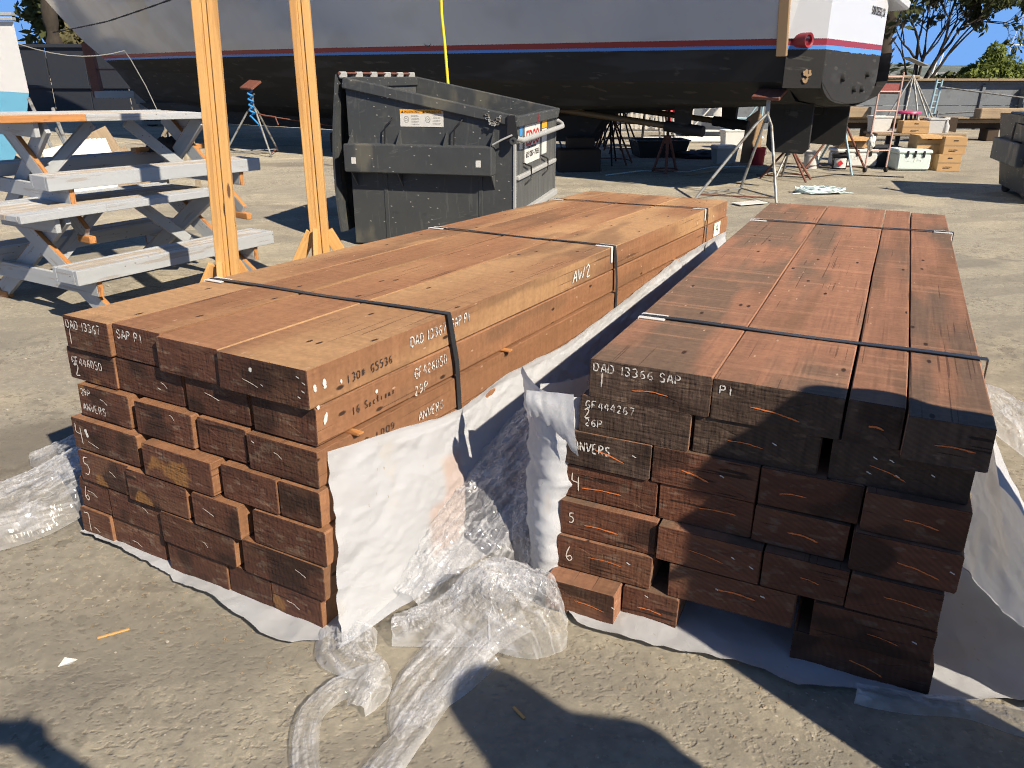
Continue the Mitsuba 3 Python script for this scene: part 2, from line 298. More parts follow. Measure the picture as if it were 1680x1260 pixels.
scene['dumpster_mat'] = bump(prin(proc(f_dump), .5, specular=.45), lambda p, n, uv: fbm(p.x * 7, p.y * 7, p.z * 7, 3), .006, 4e-3)
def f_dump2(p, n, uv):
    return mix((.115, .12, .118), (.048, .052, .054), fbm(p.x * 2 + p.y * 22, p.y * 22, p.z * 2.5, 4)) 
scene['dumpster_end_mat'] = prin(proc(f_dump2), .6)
def f_steel(p, n, uv): return mix((.30, .31, .305), (.17, .155, .135), smoothstep(.45, .7, fbm(p.x * 14, p.y * 14, p.z * 14, 3)))
scene['steel_mat'] = prin(proc(f_steel), .45, metallic=.35)
def f_rust(p, n, uv): return mix((.22, .075, .05), (.11, .05, .035), fbm(p.x * 20, p.y * 20, p.z * 20, 3))
scene['rust_mat'] = prin(proc(f_rust), .7)
def f_wall(p, n, uv):
    c = mix((.165, .185, .21), (.125, .14, .16), fbm(p.x * 1.3, p.y * 1.3, p.z * 3, 4))
    return mix(c, (.07, .075, .085), smoothstep(.62, .74, fbm(p.x * 2.4, 3.0, p.z * 2.0, 4)) * .5)
scene['wall_mat'] = prin(proc(f_wall), .85)
def f_plank(p, n, uv): return mix((.34, .26, .17), (.20, .15, .10), fbm(uv.x * 2, uv.y * 50, 2.0, 4)) * (.8 + .4 * fbm(p.x * 3, p.y * 3, 1.0))
scene['old_plank_mat'] = prin(proc(f_plank), .85)
def f_card(p, n, uv): return mix((.46, .29, .14), (.40, .25, .115), fbm(p.x * 9, p.y * 9, p.z * 9, 3))
scene['cardboard_mat'] = two(prin(proc(f_card), .8))
def f_bark(p, n, uv): return mix((.060, .048, .037), (.026, .021, .017), fbm(p.x * 9, p.y * 9, p.z * 3, 4))
scene['bark_mat'] = prin(proc(f_bark), .95)
def f_black(p, n, uv):
    c = mix((.021, .0215, .023), (.028, .0275, .027), fbm(p.x * 2, p.y * 2, p.z * 2, 3))
    c = mix(c, (.075, .072, .066), smoothstep(.66, .78, fbm(p.x * 5 + p.z * 9, p.y * 5, p.z * 16, 4)) * .6)
    return mix(c, (.05, .052, .056), smoothstep(.55, .7, fbm(p.x * .9 + 4, p.y * .9, p.z * 5, 3)) * .5)
scene['antifoul_mat'] = prin(proc(f_black), .75, specular=.3)
def f_hull(p, n, uv): return mix((.47, .49, .52), (.42, .435, .46), smoothstep(.5, .75, fbm(p.x * 1.1, p.y * 1.1, p.z * 1.6, 3))) * (.94 + .12 * fbm(p.x * 3 + p.z, p.y * 3, p.z * .6, 3)) - C3(.0, .03, .09) * smoothstep(.70, .76, fbm(p.x * .7 + 9, p.y * .7, p.z * .9, 2))
scene['hull_white_mat'] = two(prin(proc(f_hull), .14, specular=.5, clearcoat=.4, clearcoat_gloss=.9))
def mat(n, c, r=.6, t=False, **k): scene[n + '_mat'] = two(prin(c, r, **k)) if t else prin(c, r, **k)
mat('white_gel', (.47, .49, .52), .25, True); mat('red_stripe', (.23, .022, .035), .4); mat('blue_tape', (.08, .24, .62), .5); mat('black_plastic', (.016, .016, .017), .45); mat('strap', (.03, .033, .038), .35, True)
mat('white_plastic', (.60, .60, .585), .4); mat('blue_hull', (.13, .36, .52), .35); mat('white_hull', (.56, .57, .58), .35); mat('navy', (.018, .022, .032), .6); mat('mint', (.60, .70, .68), .45)
mat('cool_grey', (.60, .61, .60), .45); mat('red_plastic', (.46, .018, .03), .4); mat('red_cloth', (.55, .07, .09), .85, True); mat('yellow', (.72, .60, .03), .5)
mat('blue_strap', (.03, .26, .62), .5); mat('pale_rope', (.55, .66, .68), .8); mat('label_white', (.60, .60, .57), .5, True); mat('label_orange', (.80, .36, .03), .5, True)
mat('label_green', (.62, .74, .62), .6, True); mat('ink', (.03, .03, .035), .6, True); mat('red_ink', (.42, .03, .03), .6, True); mat('blue_ink', (.05, .25, .55), .6, True)
mat('hatch_grey', (.33, .34, .34), .5); mat('rubber', (.02, .02, .02), .8); mat('skin', (.50, .31, .22), .5); mat('shirt', (.10, .13, .20), .85); mat('trousers', (.05, .055, .07), .9)
mat('straw', (.42, .34, .2), .9); mat('hair', (.03, .022, .017), .7); mat('grey_cloth', (.035, .035, .038), .9, True); mat('chair_plastic', (.26, .22, .16), .5); mat('pink', (.55, .06, .17), .4)
mat('fender_wood', (.30, .20, .11), .7); mat('stone', (.36, .33, .28), .9); mat('pipe_blue', (.30, .45, .52), .5); mat('dark_wood', (.05, .033, .022), .85); mat('light_fence', (.50, .48, .44), .7)
mat('dish', (.22, .22, .21), .6); mat('clear_bin', (.45, .46, .46), .3); mat('mast', (.82, .83, .84), .35)
scene['tree_leaf_mat'] = {'type': 'principledthin', 'base_color': {'type': 'rgb', 'value': [.085, .10, .045]}, 'roughness': .5, 'diff_trans': .5}
scene['bush_leaf_mat'] = {'type': 'principledthin', 'base_color': {'type': 'rgb', 'value': [.22, .265, .08]}, 'roughness': .5, 'diff_trans': .6}
scene['pale_leaf_mat'] = {'type': 'principledthin', 'base_color': {'type': 'rgb', 'value': [.16, .15, .085]}, 'roughness': .5, 'diff_trans': .4}
def f_hill(p, n, uv): return mix((.085, .105, .10), (.22, .22, .21), smoothstep(.52, .7, fbm(p.x * .012, p.y * .012, p.z * .05, 4)))
scene['hill_mat'] = prin(proc(f_hill), .95)

for k_ in list(scene):
    if scene[k_].get('type') in ('principled', 'bumpmap'): scene[k_] = two(scene[k_])

# ------------------------------------------------------------------ ground, hills
def ground():
    mb = MB(); xs = np.unique(np.concatenate([np.linspace(-6, 10, 33), [-4000, -800, -150, -40, -15, 25, 60, 200, 900, 4000]])); ys = np.unique(np.concatenate([np.linspace(-4, 30, 60), [-800, -100, -20, 60, 150, 700, 2500, 5000]]))
    X, Y = np.meshgrid(xs, ys, indexing='ij'); P = np.stack([X, Y, X * 0], -1)
    return mb.grid(P, P[..., :2])
struct('ground', ground(), 'ground_mat')
def hills():
    a = np.linspace(-1.2, 1.2, 160); rr = np.linspace(0, 1, 8); P = np.zeros((len(a), len(rr), 3))
    hgt = 34 + 46 * meshkit.fbm(np.stack([a * 5, a * 0, a * 0 + 2], -1), 4) + 10 * meshkit.fbm(np.stack([a * 40, a * 0, a * 0], -1), 3) - 16
    for j, q in enumerate(rr):
        d = 2300 + 500 * q; P[:, j] = np.stack([np.sin(a) * d, np.cos(a) * d, hgt * np.sin(q * np.pi * .5) - 4 * (1 - q)], -1)
    return MB().grid(P[:, ::-1])
struct('hills', hills(), 'hill_mat', True)

# loose bits on the ground
def litter():
    mb = MB()
    for i in range(900):
        if R.random() < .5: x, y = R.uniform(-3, 3), R.uniform(1.2, 6)
        else: x, y = R.uniform(-6, 9), R.uniform(5, 16)
        s = R.uniform(.0015, .005) * (1 + y * .12); V = trimesh.creation.icosphere(0, s).vertices * [1.3, 1, .6] + NR.uniform(-s, s, (12, 3)) * .3
        mb.add(V + [x, y, s * .4], trimesh.creation.icosphere(0, s).faces)
    return mb
k = numbered('gravel'); put(k, litter(), 'stone_mat'); labels[k] = {'label': 'small pale stones scattered over the dusty yard', 'category': 'gravel', 'kind': 'stuff'}
def chips():
    mb = MB(); rs = random.Random(21)
    for i in range(420):
        q = rs.random()
        if q < .45: t = rs.random(); x, y = -1.62 + 1.1 * t + rs.gauss(0, .12), 2.42 - .55 * t + rs.gauss(0, .12)
        elif q < .75: t = rs.random(); x, y = .15 + .9 * t + rs.gauss(0, .1), 1.95 - .28 * t + rs.gauss(0, .1)
        else: x, y = rs.uniform(-3, 2.5), rs.uniform(1.3, 4.5)
        a = rs.random() * 6.28; l = rs.uniform(.003, .016); w = rs.uniform(.0012, .003); d = np.array([math.cos(a), math.sin(a), 0]) * l / 2
        mb.beam(np.array([x, y, .0015]) - d, np.array([x, y, .0018]) + d, w, w * .7, c=.0002)
    return mb
k = numbered('wood_chips'); put(k, chips(), 'old_plank_mat'); labels[k] = {'label': 'tiny wood chips scattered on the ground round the stack fronts', 'category': 'wood chips', 'kind': 'stuff'}
for x, y, l, a in ((-1.22, 1.98, .09, .5), (.02, 1.66, .05, 2.2), (-3.0, 3.9, .12, 1.0)):
    d = np.array([math.cos(a), math.sin(a), 0]) * l / 2; p = np.array([x, y, .004])
    solid('wood_splinter', beam1(p - d, p + d, .008, .005, c=.001), 'pine_mat', {0: 'thin pale wood splinter lying on the ground left of the left stack', 1: 'short splinter on the ground between the two stacks', 2: 'yellow wood offcut on the ground under the picnic tables'}[[-1.22, .02, -3.0].index(x)], 'splinter')
solid('paper_scrap', MB().add(np.array([[-1.31, 1.83, .006], [-1.275, 1.835, .012], [-1.27, 1.865, .004], [-1.305, 1.862, .014]]), [[0, 1, 2, 3]]), 'label_white_mat', 'small white paper scrap on the ground at lower left', 'paper')

# ------------------------------------------------------------------ stacks of timber
def frame(x, y, a, tp, tr):
    u = nrm([math.sin(a), math.cos(a), tp]); v = np.array([math.cos(a), -math.sin(a), tr]); v = nrm(v - u * (v @ u)); n = np.cross(v, u)
    return np.array([x, y, 0.0]), u, v, n
FL, FR = frame(-1.5305, 2.5452, .501, -.0247, -.0009), frame(.23, 2.1776, .4404, -.0038, -.0058)
def loc(F, u, v, n): return F[0] + F[1] * u + F[2] * v + F[3] * n
HL, HR, WL, WR = .8462, .8269, 1.0982, 1.0333
ROWS_L = [[(.010, -.003, .226), (.026, .232, .456), (.003, .470, .742), (-.010, .751, 1.098)], [(.022, -.034, .211), (.031, .211, .528), (.020, .560, .828), (.012, .852, 1.099)],
          [(.002, .021, .283), (-.005, .324, .592), (.003, .611, .819), (-.009, .838, 1.111)], [(-.024, -.010, .333), (-.046, .386, .706), (-.026, .728, .959), (-.022, .963, 1.121)],
          [(-.030, .004, .273), (-.042, .275, .568), (-.050, .606, .810), (-.032, .852, 1.141)], [(-.020, -.038, .126), (-.025, .134, .412), (-.043, .424, .766), (-.037, .797, 1.128)],
          [(-.028, -.052, .114), (-.016, .118, .383), (-.033, .426, .705), (-.029, .713, .895), (-.030, .900, 1.102)]]
ROWS_R = [[(.004, -.008, .347), (.006, .351, .690), (.008, .696, .834), (-.036, .838, 1.028)], [(.004, -.033, .301), (.014, .310, .648), (.014, .678, 1.012)],
          [(-.004, -.072, .196), (0, .201, .502), (.002, .508, .771), (-.02, .776, 1.024)], [(.005, -.072, .220), (.006, .228, .501), (-.003, .507, .756), (-.034, .766, 1.029)],
          [(-.024, -.075, .236), (-.039, .245, .545), (-.040, .550, .776), (-.044, .780, 1.004)], [(-.037, -.077, .234), (-.036, .288, .654), (-.044, .700, 1.008)],
          [(-.115, -.083, .145), (-.045, .152, .325), (-.031, .660, 1.024)]]
def timber_mesh(F, u0, u1, v0, v1, n0, n1, tid, N=26):
    w, h = v1 - v0, n1 - n0; rs = np.random.RandomState(1000 + tid); c = .002 + .003 * rs.rand()
    a, b = w / 2, h / 2; sec = np.array([[a, -b + c], [a, b - c], [a - c, b], [-a + c, b], [-a, b - c], [-a, -b + c], [-a + c, -b], [a - c, -b]])
    st = np.linspace(u0, u1, N); off = tid * 40 + 20; V, UV = [], []
    per = [[a + h / 2, a], [a + h, a + w], [0, 0]]
    wob = np.stack([meshkit.fbm(np.stack([st * 1.3 + j * 9, st * 0 + tid, st * 0 + j], -1), 3) - .5 for j in range(8)], 1)
    wob2 = np.stack([meshkit.fbm(np.stack([st * 1.3 + j * 9, st * 0 + tid, st * 0 + 31 + j], -1), 3) - .5 for j in range(8)], 1)
    # separate vertices per face band so that uv follows each face
    bands = [(0, 1, 'n'), (1, 2, 'c'), (2, 3, 'v'), (3, 4, 'c'), (4, 5, 'n'), (5, 6, 'c'), (6, 7, 'v'), (7, 0, 'c')]
    mb = MB()
    for bi, (i, j, kind) in enumerate(bands):
        P = np.zeros((N, 2, 3)); U = np.zeros((N, 2, 2))
        for q, k in enumerate((i, j)):
            vv = (v0 + v1) / 2 + sec[k, 0] + .006 * wob[:, k]; nn = (n0 + n1) / 2 + sec[k, 1] + .005 * wob2[:, k]
            P[:, q] = F[0] + st[:, None] * F[1] + vv[:, None] * F[2] + nn[:, None] * F[3]
            U[:, q, 0] = st + off; U[:, q, 1] = (sec[k, 0] if kind == 'v' else sec[k, 1]) + bi * 1.7
        mb.grid(P, U)
    E0 = np.array([loc(F, u0, (v0 + v1) / 2 + sec[k, 0] + .006 * wob[0, k], (n0 + n1) / 2 + sec[k, 1] + .005 * wob2[0, k]) for k in range(8)])
    E1 = np.array([loc(F, u1, (v0 + v1) / 2 + sec[k, 0] + .006 * wob[-1, k], (n0 + n1) / 2 + sec[k, 1] + .005 * wob2[-1, k]) for k in range(8)])
    mb.add(E1, [[0, k, k + 1] for k in range(1, 7)], sec + [off + u1, 20])
    # the near end: a sawn face with a small rounded arris, slightly uneven
    end = MB(); fr = .6; ring = [E0, E0 - F[1] * .0025 + (E0.mean(0) - E0) * .012]
    for f in (.72, .40): ring.append(E0.mean(0) + (E0 - E0.mean(0)) * f - F[1] * (.0025 + rs.uniform(-.0012, .0012, (8, 1))))
    ring.append(np.repeat(E0.mean(0)[None] - F[1] * .003, 8, 0)); ring = np.array(ring)
    loc2 = lambda Q: np.stack([(Q - F[0]) @ F[2] + off, (Q - F[0]) @ F[3]], -1)
    end.grid(np.transpose(ring, (0, 1, 2))[:, ::-1], loc2(ring.reshape(-1, 3)).reshape(*ring.shape[:2], 2)[:, ::-1], closed=True)
    return mb, end
ORD = ['leftmost', 'second from left', 'third from left', 'fourth from left', 'fifth from left']
ROWN = ['top', 'second', 'third', 'fourth', 'fifth', 'sixth', 'bottom']
KEYS = {}
def build_stack(side, F, rows, H, W, L, base):
    tid = base; t = H / 7
    for i, row in enumerate(rows):
        for j, (u0, v0, v1) in enumerate(row):
            n1 = H - i * t; n0 = n1 - .1135 - (.004 if side == 'R' and i < 2 else 0); n0 = max(n0, .012 if side == 'L' else .012)
            u1 = L + R.uniform(-.05, .05)
            if side == 'L' and i == 0: u1 = L + .005 * j
            if side == 'L' and i == 1 and j == 3: u1 = L + .07
            if side == 'R' and i == 0: u1 = 3.50 + [.0, .02, .02, -.02][j]
            id_ = tid + (40 if side == 'R' and (i < 2 or (i == 2 and j == 0)) else 0)
            last = j == len(row) - 1
            pos = 'rightmost' if last else ORD[j]
            txt = f"brown sawn timber, {pos} in the {ROWN[i]} layer of the {'left' if side == 'L' else 'right'} stack"
            key = thing('timber', txt, 'timber', f"timbers in the {'left' if side == 'L' else 'right'} stack")
            body, end = timber_mesh(F, u0, u1, v0, v1, n0, n1, id_)
            put(key, body, 'timber_mat'); part(key, 'end_face', end, 'end_grain_mat')
            KEYS[side, i + 1, j + 1] = (key, u0, v0, v1, n0, n1); tid += 1
build_stack('L', FL, ROWS_L, HL, WL, 4.477, 1); build_stack('R', FR, ROWS_R, HR, WR, 3.495, 62)
if len(ROWS_R[6]) == 3: pass
# the part of the lower right rows that lies further back (seen through the gaps as dark ends)
def front(side, i, j, dv, dn):      # a point on the end face: dv from its left edge, dn below its top
    key, u0, v0, v1, n0, n1 = KEYS[side, i, j]; F = FL if side == 'L' else FR
    return key, loc(F, u0 - .0035, v0 + dv, n1 - dn), F[2], F[3]
def stencil(side, i, j, text, dv, dn, h, w, m='stencil_mat'):
    key, O, ex, ey = front(side, i, j, dv, dn + h); part(key, 'lettering', stencil_on(text, O, ex, ey, h, w), m, label=f'white stencilled {text}')
for a in (('L', 1, 1, 'DAD 13367', .015, .014, .029, .185), ('L', 1, 2, 'SAP P1', .02, .016, .030, .125), ('L', 2, 1, 'GF446050', .022, .030, .029, .165), ('L', 3, 1, '29P', .018, .012, .024, .055), ('L', 3, 1, 'ANVERS', .018, .066, .027, .125),
          ('R', 1, 1, 'DAD 13366 SAP', .012, .008, .026, .265), ('R', 1, 2, 'P1', .02, .016, .025, .036), ('R', 2, 1, 'GF444267', .018, .012, .024, .155), ('R', 2, 1, '26P', .018, .070, .024, .06), ('R', 3, 1, 'ANVERS', .028, .030, .030, .12)): stencil(*a)
for side, i, dv, dn, h in (('L', 1, .012, .045, .055), ('L', 2, .03, .055, .045), ('L', 4, .018, .018, .075), ('L', 5, .022, .018, .07), ('L', 6, .022, .028, .058), ('L', 7, .02, .014, .075), ('R', 1, .026, .036, .045), ('R', 2, .014, .038, .032), ('R', 3, .016, .022, .042), ('R', 4, .02, .028, .06), ('R', 5, .03, .034, .036), ('R', 6, .03, .03, .055), ('R', 7, .014, .022, .07)):
    d = str(i) if not (side == 'L' and i == 3) else '3'
    key, O, ex, ey = front(side, i, 1, dv, dn + h); part(key, 'chalk_number', digit_on(d, O, ex, ey, h, .0035), 'chalk_mat', label=f'hand chalked number {d}')
def streak(side, i, j, pts, w, m, name):
    key, O, ex, ey = front(side, i, j, 0, 0); part(key, name, strokes_on([pts], O, ex, ey, w, wob=.0006), m)
rsk = random.Random(5)
for (side, i, j), (key, u0, v0, v1, n0, n1) in list(KEYS.items()):
    w = v1 - v0; q = rsk.uniform(.45, .6) * w; y = -rsk.uniform(.05, .075); s = rsk.uniform(-.012, -.03)
    if side == 'R' and not (i == 2 and j == 1):
        ll = min(.12, w * .42) * rsk.uniform(.5, 1.15); q += rsk.uniform(-.12, .12) * w; s *= rsk.uniform(-.4, 1.3)
        streak(side, i, j, [(q - ll / 2, y - s / 2), (q, y + rsk.uniform(.002, .008)), (q + ll / 2, y + s / 2)], rsk.uniform(.002, .0045), 'orange_mat', 'crayon_mark')
        if rsk.random() < .4: streak(side, i, j, [(q + .07, y + .02), (q + .083, y + .015)], .003, 'white_paint_mat', 'staple')
    elif side == 'L':
        ll = rsk.uniform(.02, .065)
        for m_ in range(rsk.choice((0, 0, 1, 1))):
            q2, y2 = rsk.uniform(.3, .75) * w, -rsk.uniform(.02, .085)
            streak(side, i, j, [(q2 - ll / 2, y2 + .006), (q2, y2 + rsk.uniform(-.002, .006)), (q2 + ll / 2, y2 - .01)], .0022, 'chalk_mat', 'chalk_scratch')
for (i, j, dv, dn, l) in ((1, 4, .31, .02, .012), (1, 4, .33, .035, .012), (1, 4, .325, .06, .012), (1, 4, .31, .08, .012), (1, 4, .17, .07, .01), (3, 4, .02, .02, .012), (2, 2, .2, .07, .014)):
    streak('L', i, j, [(dv, -dn), (dv + l, -dn - .005)], .0028, 'white_paint_mat', 'staple')
for (i, j, dv, dn, l) in ((2, 3, .1, .03, .012), (2, 3, .14, .03, .012), (2, 3, .09, .075, .014), (2, 3, .16, .07, .01), (2, 3, .24, .05, .01), (6, 2, .14, .045, .01), (5, 2, .27, .06, .012), (7, 2, .07, .012, .012)):
    streak('R', i, j, [(dv, -dn), (dv + l, -dn - .006)], .0028, 'white_paint_mat', 'staple')
streak('L', 1, 4, [(.13, -.03), (.14, -.034)], .012, 'white_paint_mat', 'paint_spot'); streak('L', 4, 1, [(.075, -.03), (.085, -.06)], .012, 'white_paint_mat', 'paint_spot')
# writing and paint on the sunlit right side of the left stack
def side_pt(i, u, n):
    key, u0, v0, v1, n0, n1 = KEYS['L', i, 4]; return key, loc(FL, u, v1 + .0025, n)
def hand(text, h, w):
    n = len(text); L = []
    low = {'e': [[(0, .25), (.5, .3), (.3, .5), (.05, .3), (.2, .02), (.55, .1)]], 'c': [[(.5, .45), (.15, .5), (.05, .15), (.5, .05)]], 't': [[(.25, .9), (.25, .1), (.5, .05)], [(0, .55), (.5, .6)]], 'i': [[(.2, .5), (.2, .05)]], 'o': [[(.3, .5), (.05, .25), (.3, 0), (.5, .25), (.3, .5)]], 'n': [[(0, 0), (.05, .5)], [(.05, .35), (.35, .5), (.45, 0)]], 's': [[(.5, .45), (.1, .4), (.45, .15), (.05, .02)]]}
    for i, ch in enumerate(text):
        for ln in low.get(ch, STEN.get(ch, [])): L.append([((i + px * .85) * w / n + R.uniform(-.001, .001), py * h + i * .0004 + R.uniform(-.001, .001)) for px, py in ln])
    return L
def side_text(i, text, u, n, h, w, m='stencil_mat'):
    key, O = side_pt(i, u, n); part(key, 'lettering', stencil_on(text, O, FL[1], FL[3], h, w) if m == 'stencil_mat' else strokes_on(hand(text, h, w), O, FL[1], FL[3], .0035, wob=.0006), m, label=('white stencilled ' if m == 'stencil_mat' else 'dark pencilled ') + text, stuff=m != 'stencil_mat')
side_text(1, 'DAD 13367', .47, .786, .034, .215); side_text(1, 'SAP P1', .712, .79, .034, .125); side_text(2, 'GF426050', .485, .672, .034, .20); side_text(2, '29P', .482, .612, .032, .085); side_text(3, 'ANVERS', .485, .522, .032, .155)
side_text(1, '130# G5536', .15, .760, .026, .225, 'pencil_mat'); side_text(2, '16 Sections', .165, .655, .026, .215, 'pencil_mat'); side_text(3, '2 1009', .20, .545, .024, .16, 'pencil_mat')
key, O = side_pt(1, 1.735, .752)
part(key, 'hand_lettering', strokes_on([[(0, 0), (.03, .06), (.045, .0)], [(.008, .022), (.045, .024)], [(.06, .055), (.075, .0), (.092, .045), (.112, 0), (.128, .058)], [(.15, .045), (.17, .062), (.19, .048), (.155, .0), (.2, .004)]], O, FL[1], FL[3], .008), 'white_paint_mat', label='hand painted white AW2')
for i, u, n, a, b in ((1, .052, .806, (.0, 0), (.004, -.03)), (1, .012, .80, (0, 0), (.004, -.022)), (1, .02, .735, (0, 0), (.003, -.012)), (2, .045, .70, (.008, .004), (-.004, -.03)), (1, .12, .775, (0, 0), (.008, .002)), (2, .28, .70, (0, 0), (.004, -.012)), (1, 3.72, .775, (0, 0), (.012, 0)), (1, 4.12, .775, (0, 0), (.012, 0)), (1, 4.4, .79, (0, 0), (.012, 0))):
    key, O = side_pt(i, u, n); part(key, 'paint_spot', strokes_on([[a, b]], O, FL[1], FL[3], .012), 'white_paint_mat')
key, O = side_pt(2, 4.16, .625)
part(key, 'paper_tag', MB().add([O + FL[2] * .002, O + FL[1] * .16 + FL[2] * .002, O + FL[1] * .16 + FL[3] * .095 + FL[2] * .003, O + FL[3] * .095 + FL[2] * .002], [[0, 1, 2, 3]]), 'label_green_mat', label='pale green paper tag with a 4')
part(key, 'tag_number', strokes_on([[(.08, .085), (.05, .04), (.11, .045)], [(.095, .075), (.09, .02)]], O + FL[2] * .003, FL[1], FL[3], .008), 'ink_mat')
for x, (u, n) in {'near the front corner': (.157, .606), 'behind the first strap': (1.089, .612), 'near the far end': (3.265, .612)}.items():
    solid('wooden_spacer', beam1(loc(FL, u, .6, n - .001), loc(FL, u, 1.135, n - .001), .03, .006, FL[3], c=.001), 'raw_wood_mat', f'splintered wooden spacer poking out of the left stack {x}', 'spacer', 'spacers in the left stack')

# ------------------------------------------------------------------ straps with white corner pieces
def strap(F, W, H, ua, ub, side_n, lab, n_end, uend, left=True, right=True):
    k = thing('strap', lab, 'strap', 'straps round the timber stacks'); mb = MB(); w = .0125
    pts = [loc(F, ua, -.004, H - .5), loc(F, ua, -.004, H + .0015)]
    N = 14
    for i in range(N + 1): t = i / N; pts.append(loc(F, ua + (ub - ua) * t, .0 + (W + .012) * t, H + .006 + .002 * math.sin(t * 9)))
    pts += [loc(F, ub + .01, W + .014, H - .04), loc(F, ub + (uend - ub) * .6, W + .02, H - .18), loc(F, uend, W + .024, n_end)]
    pts = np.array(pts); Pm = np.zeros((len(pts), 4, 3))
    for i, p in enumerate(pts):
        a = pts[max(i - 1, 0)]; b = pts[min(i + 1, len(pts) - 1)]; t = nrm(b - a); nn = nrm(np.cross(F[1], t)); e = nrm(np.cross(t, nn)); nn = nn * .0009
        Pm[i] = [p + e * w + nn, p - e * w + nn, p - e * w - nn, p + e * w - nn]
    mb.grid(Pm, closed=True); put(k, mb, 'strap_mat')
    def protector(v, s):
        for du in (-.022, .022):
            u = (ub if s > 0 else ua) + du; m = MB()
            m.beam(loc(F, u, v - s * .085, H + .004), loc(F, u, v + s * .004, H + .004), .020, .005, F[3], c=.002)
            m.beam(loc(F, u, v + s * .004, H + .006), loc(F, u, v + s * .006, H - .075), .020, .005, F[2], c=.002)
            part(k, 'corner_protector', m, 'white_plastic_mat')
    if right: protector(WL if F is FL else WR, 1)
    if left: protector(0, -1)
strap(FL, WL, HL, .640, .683, 0, 'dark strap nearest the front of the left stack', .30, .745, right=False)
strap(FL, WL, HL, 2.22, 2.221, 0, 'dark strap across the middle of the left stack', .30, 2.27)
strap(FL, WL, HL, 3.80, 3.915, 0, 'dark strap across the far end of the left stack', .30, 3.90)
strap(FR, WR, HR, .500, .506, 0, 'dark strap nearest the front of the right stack', .30, .51, right=False)
strap(FR, WR, HR, 2.72, 2.795, 0, 'dark strap across the far end of the right stack', .30, 2.79)

# ------------------------------------------------------------------ plastic wrap
def crease(P, amp, sc, seed):
    """ridged noise along one axis"""
    q = np.asarray(P) * sc; a = meshkit.fbm(q, 4, seed); return amp * (1 - 2 * np.abs(2 * a - 1))
def sheet_grid(fn, nu, nv, uv0=(0, 0)):
    uu, vv = np.linspace(0, 1, nu), np.linspace(0, 1, nv); P = np.zeros((nu, nv, 3)); U = np.zeros((nu, nv, 2))
    for i, a in enumerate(uu):
        for j, b in enumerate(vv): p, q = fn(a, b); P[i, j] = p; U[i, j] = q
    return P, U
def normals(P):
    du, dv = np.gradient(P, axis=0), np.gradient(P, axis=1); n = np.cross(du, dv); return n / (np.linalg.norm(n, axis=-1, keepdims=True) + 1e-12)
TOPU = [-.2, .03, .28, .71, 1.07, 1.62, 2.26, 3.16, 3.69, 4.41, 4.6]; TOPN = [.60, .60, .565, .50, .53, .51, .55, .63, .64, .645, .64]
def tarp_left():
    def fn(a, b):
        ut = .03 + 4.38 * a; u = ut - .115 * b * max(0, 1 - a * 9); nt = np.interp(ut, TOPU, TOPN)
        flare = np.interp(ut, [0, .5, 1.0, 2.2, 3.0, 4.5], [.03, .04, .05, .035, .03, .02])
        if b < .78:
            t = b / .78; n = nt * (1 - t) + .02 * t; v = WL + .018 + flare * math.sin(min(t * 2.4, 1.57)) + .05 * t * t
            if t < .08: v += .018 * (1 - t / .08) * min(1, ut * 2); n -= .006 * (1 - t / .08)
        else:
            t = (b - .78) / .22; n = .02 - .008 * t; v = WL + .018 + flare + .05 + t * np.interp(ut, [0, .25, .8, 2, 4.4], [.0, .05, .18, .15, .10])
        return loc(FL, u, v, n), (100 + ut, n)
    P, U = sheet_grid(fn, 340, 110); nn = normals(P); L = np.stack([(P - FL[0]) @ FL[1], (P - FL[0]) @ FL[2] * .6, (P - FL[0]) @ FL[3]], -1)
    far = np.clip((L[..., 0] - 2.0) / .8, 0, 1)[..., None]
    d = .030 * (meshkit.fbm(L * [2.0, 2, 2.8], 2, 5) - .5) * 2 + crease(L @ np.array([[1, 0, .5], [0, 1, 0], [-.6, 0, 1]]), .008, np.array([3, 3, 8]), 9) + crease(L @ np.array([[1, 0, -.35], [0, 1, 0], [.5, 0, 1]]), .006, np.array([5, 3, 14]), 19) + .0035 * (meshkit.fbm(L * 26, 3, 2) - .5) * 2
    d += far[..., 0] * .018 * (meshkit.fbm(L * [11, 1, .8], 2, 8) - .5) * 2
    edge = np.clip(np.arange(110) / 8, .25, 1)[None]
    P = P - nn * (np.abs(d * edge)[..., None] * -1 if False else (d * edge)[..., None])
    v = (P - FL[0]) @ FL[2]; P = P + np.clip(WL + .012 - v, 0, None)[..., None] * FL[2]
    P[..., 2] = np.maximum(P[..., 2], .008)
    P[:, 0] += FL[3] * (.008 * (meshkit.fbm(np.stack([np.arange(340) * .12, np.arange(340) * 0, np.arange(340) * 0], -1), 3, 4) - .5))[:, None]
    return MB().grid(P, U)
solid('white_tarp', tarp_left(), 'tarp_mat', 'white plastic wrap hanging along the sunlit right side of the left stack', 'tarp', smooth=True)
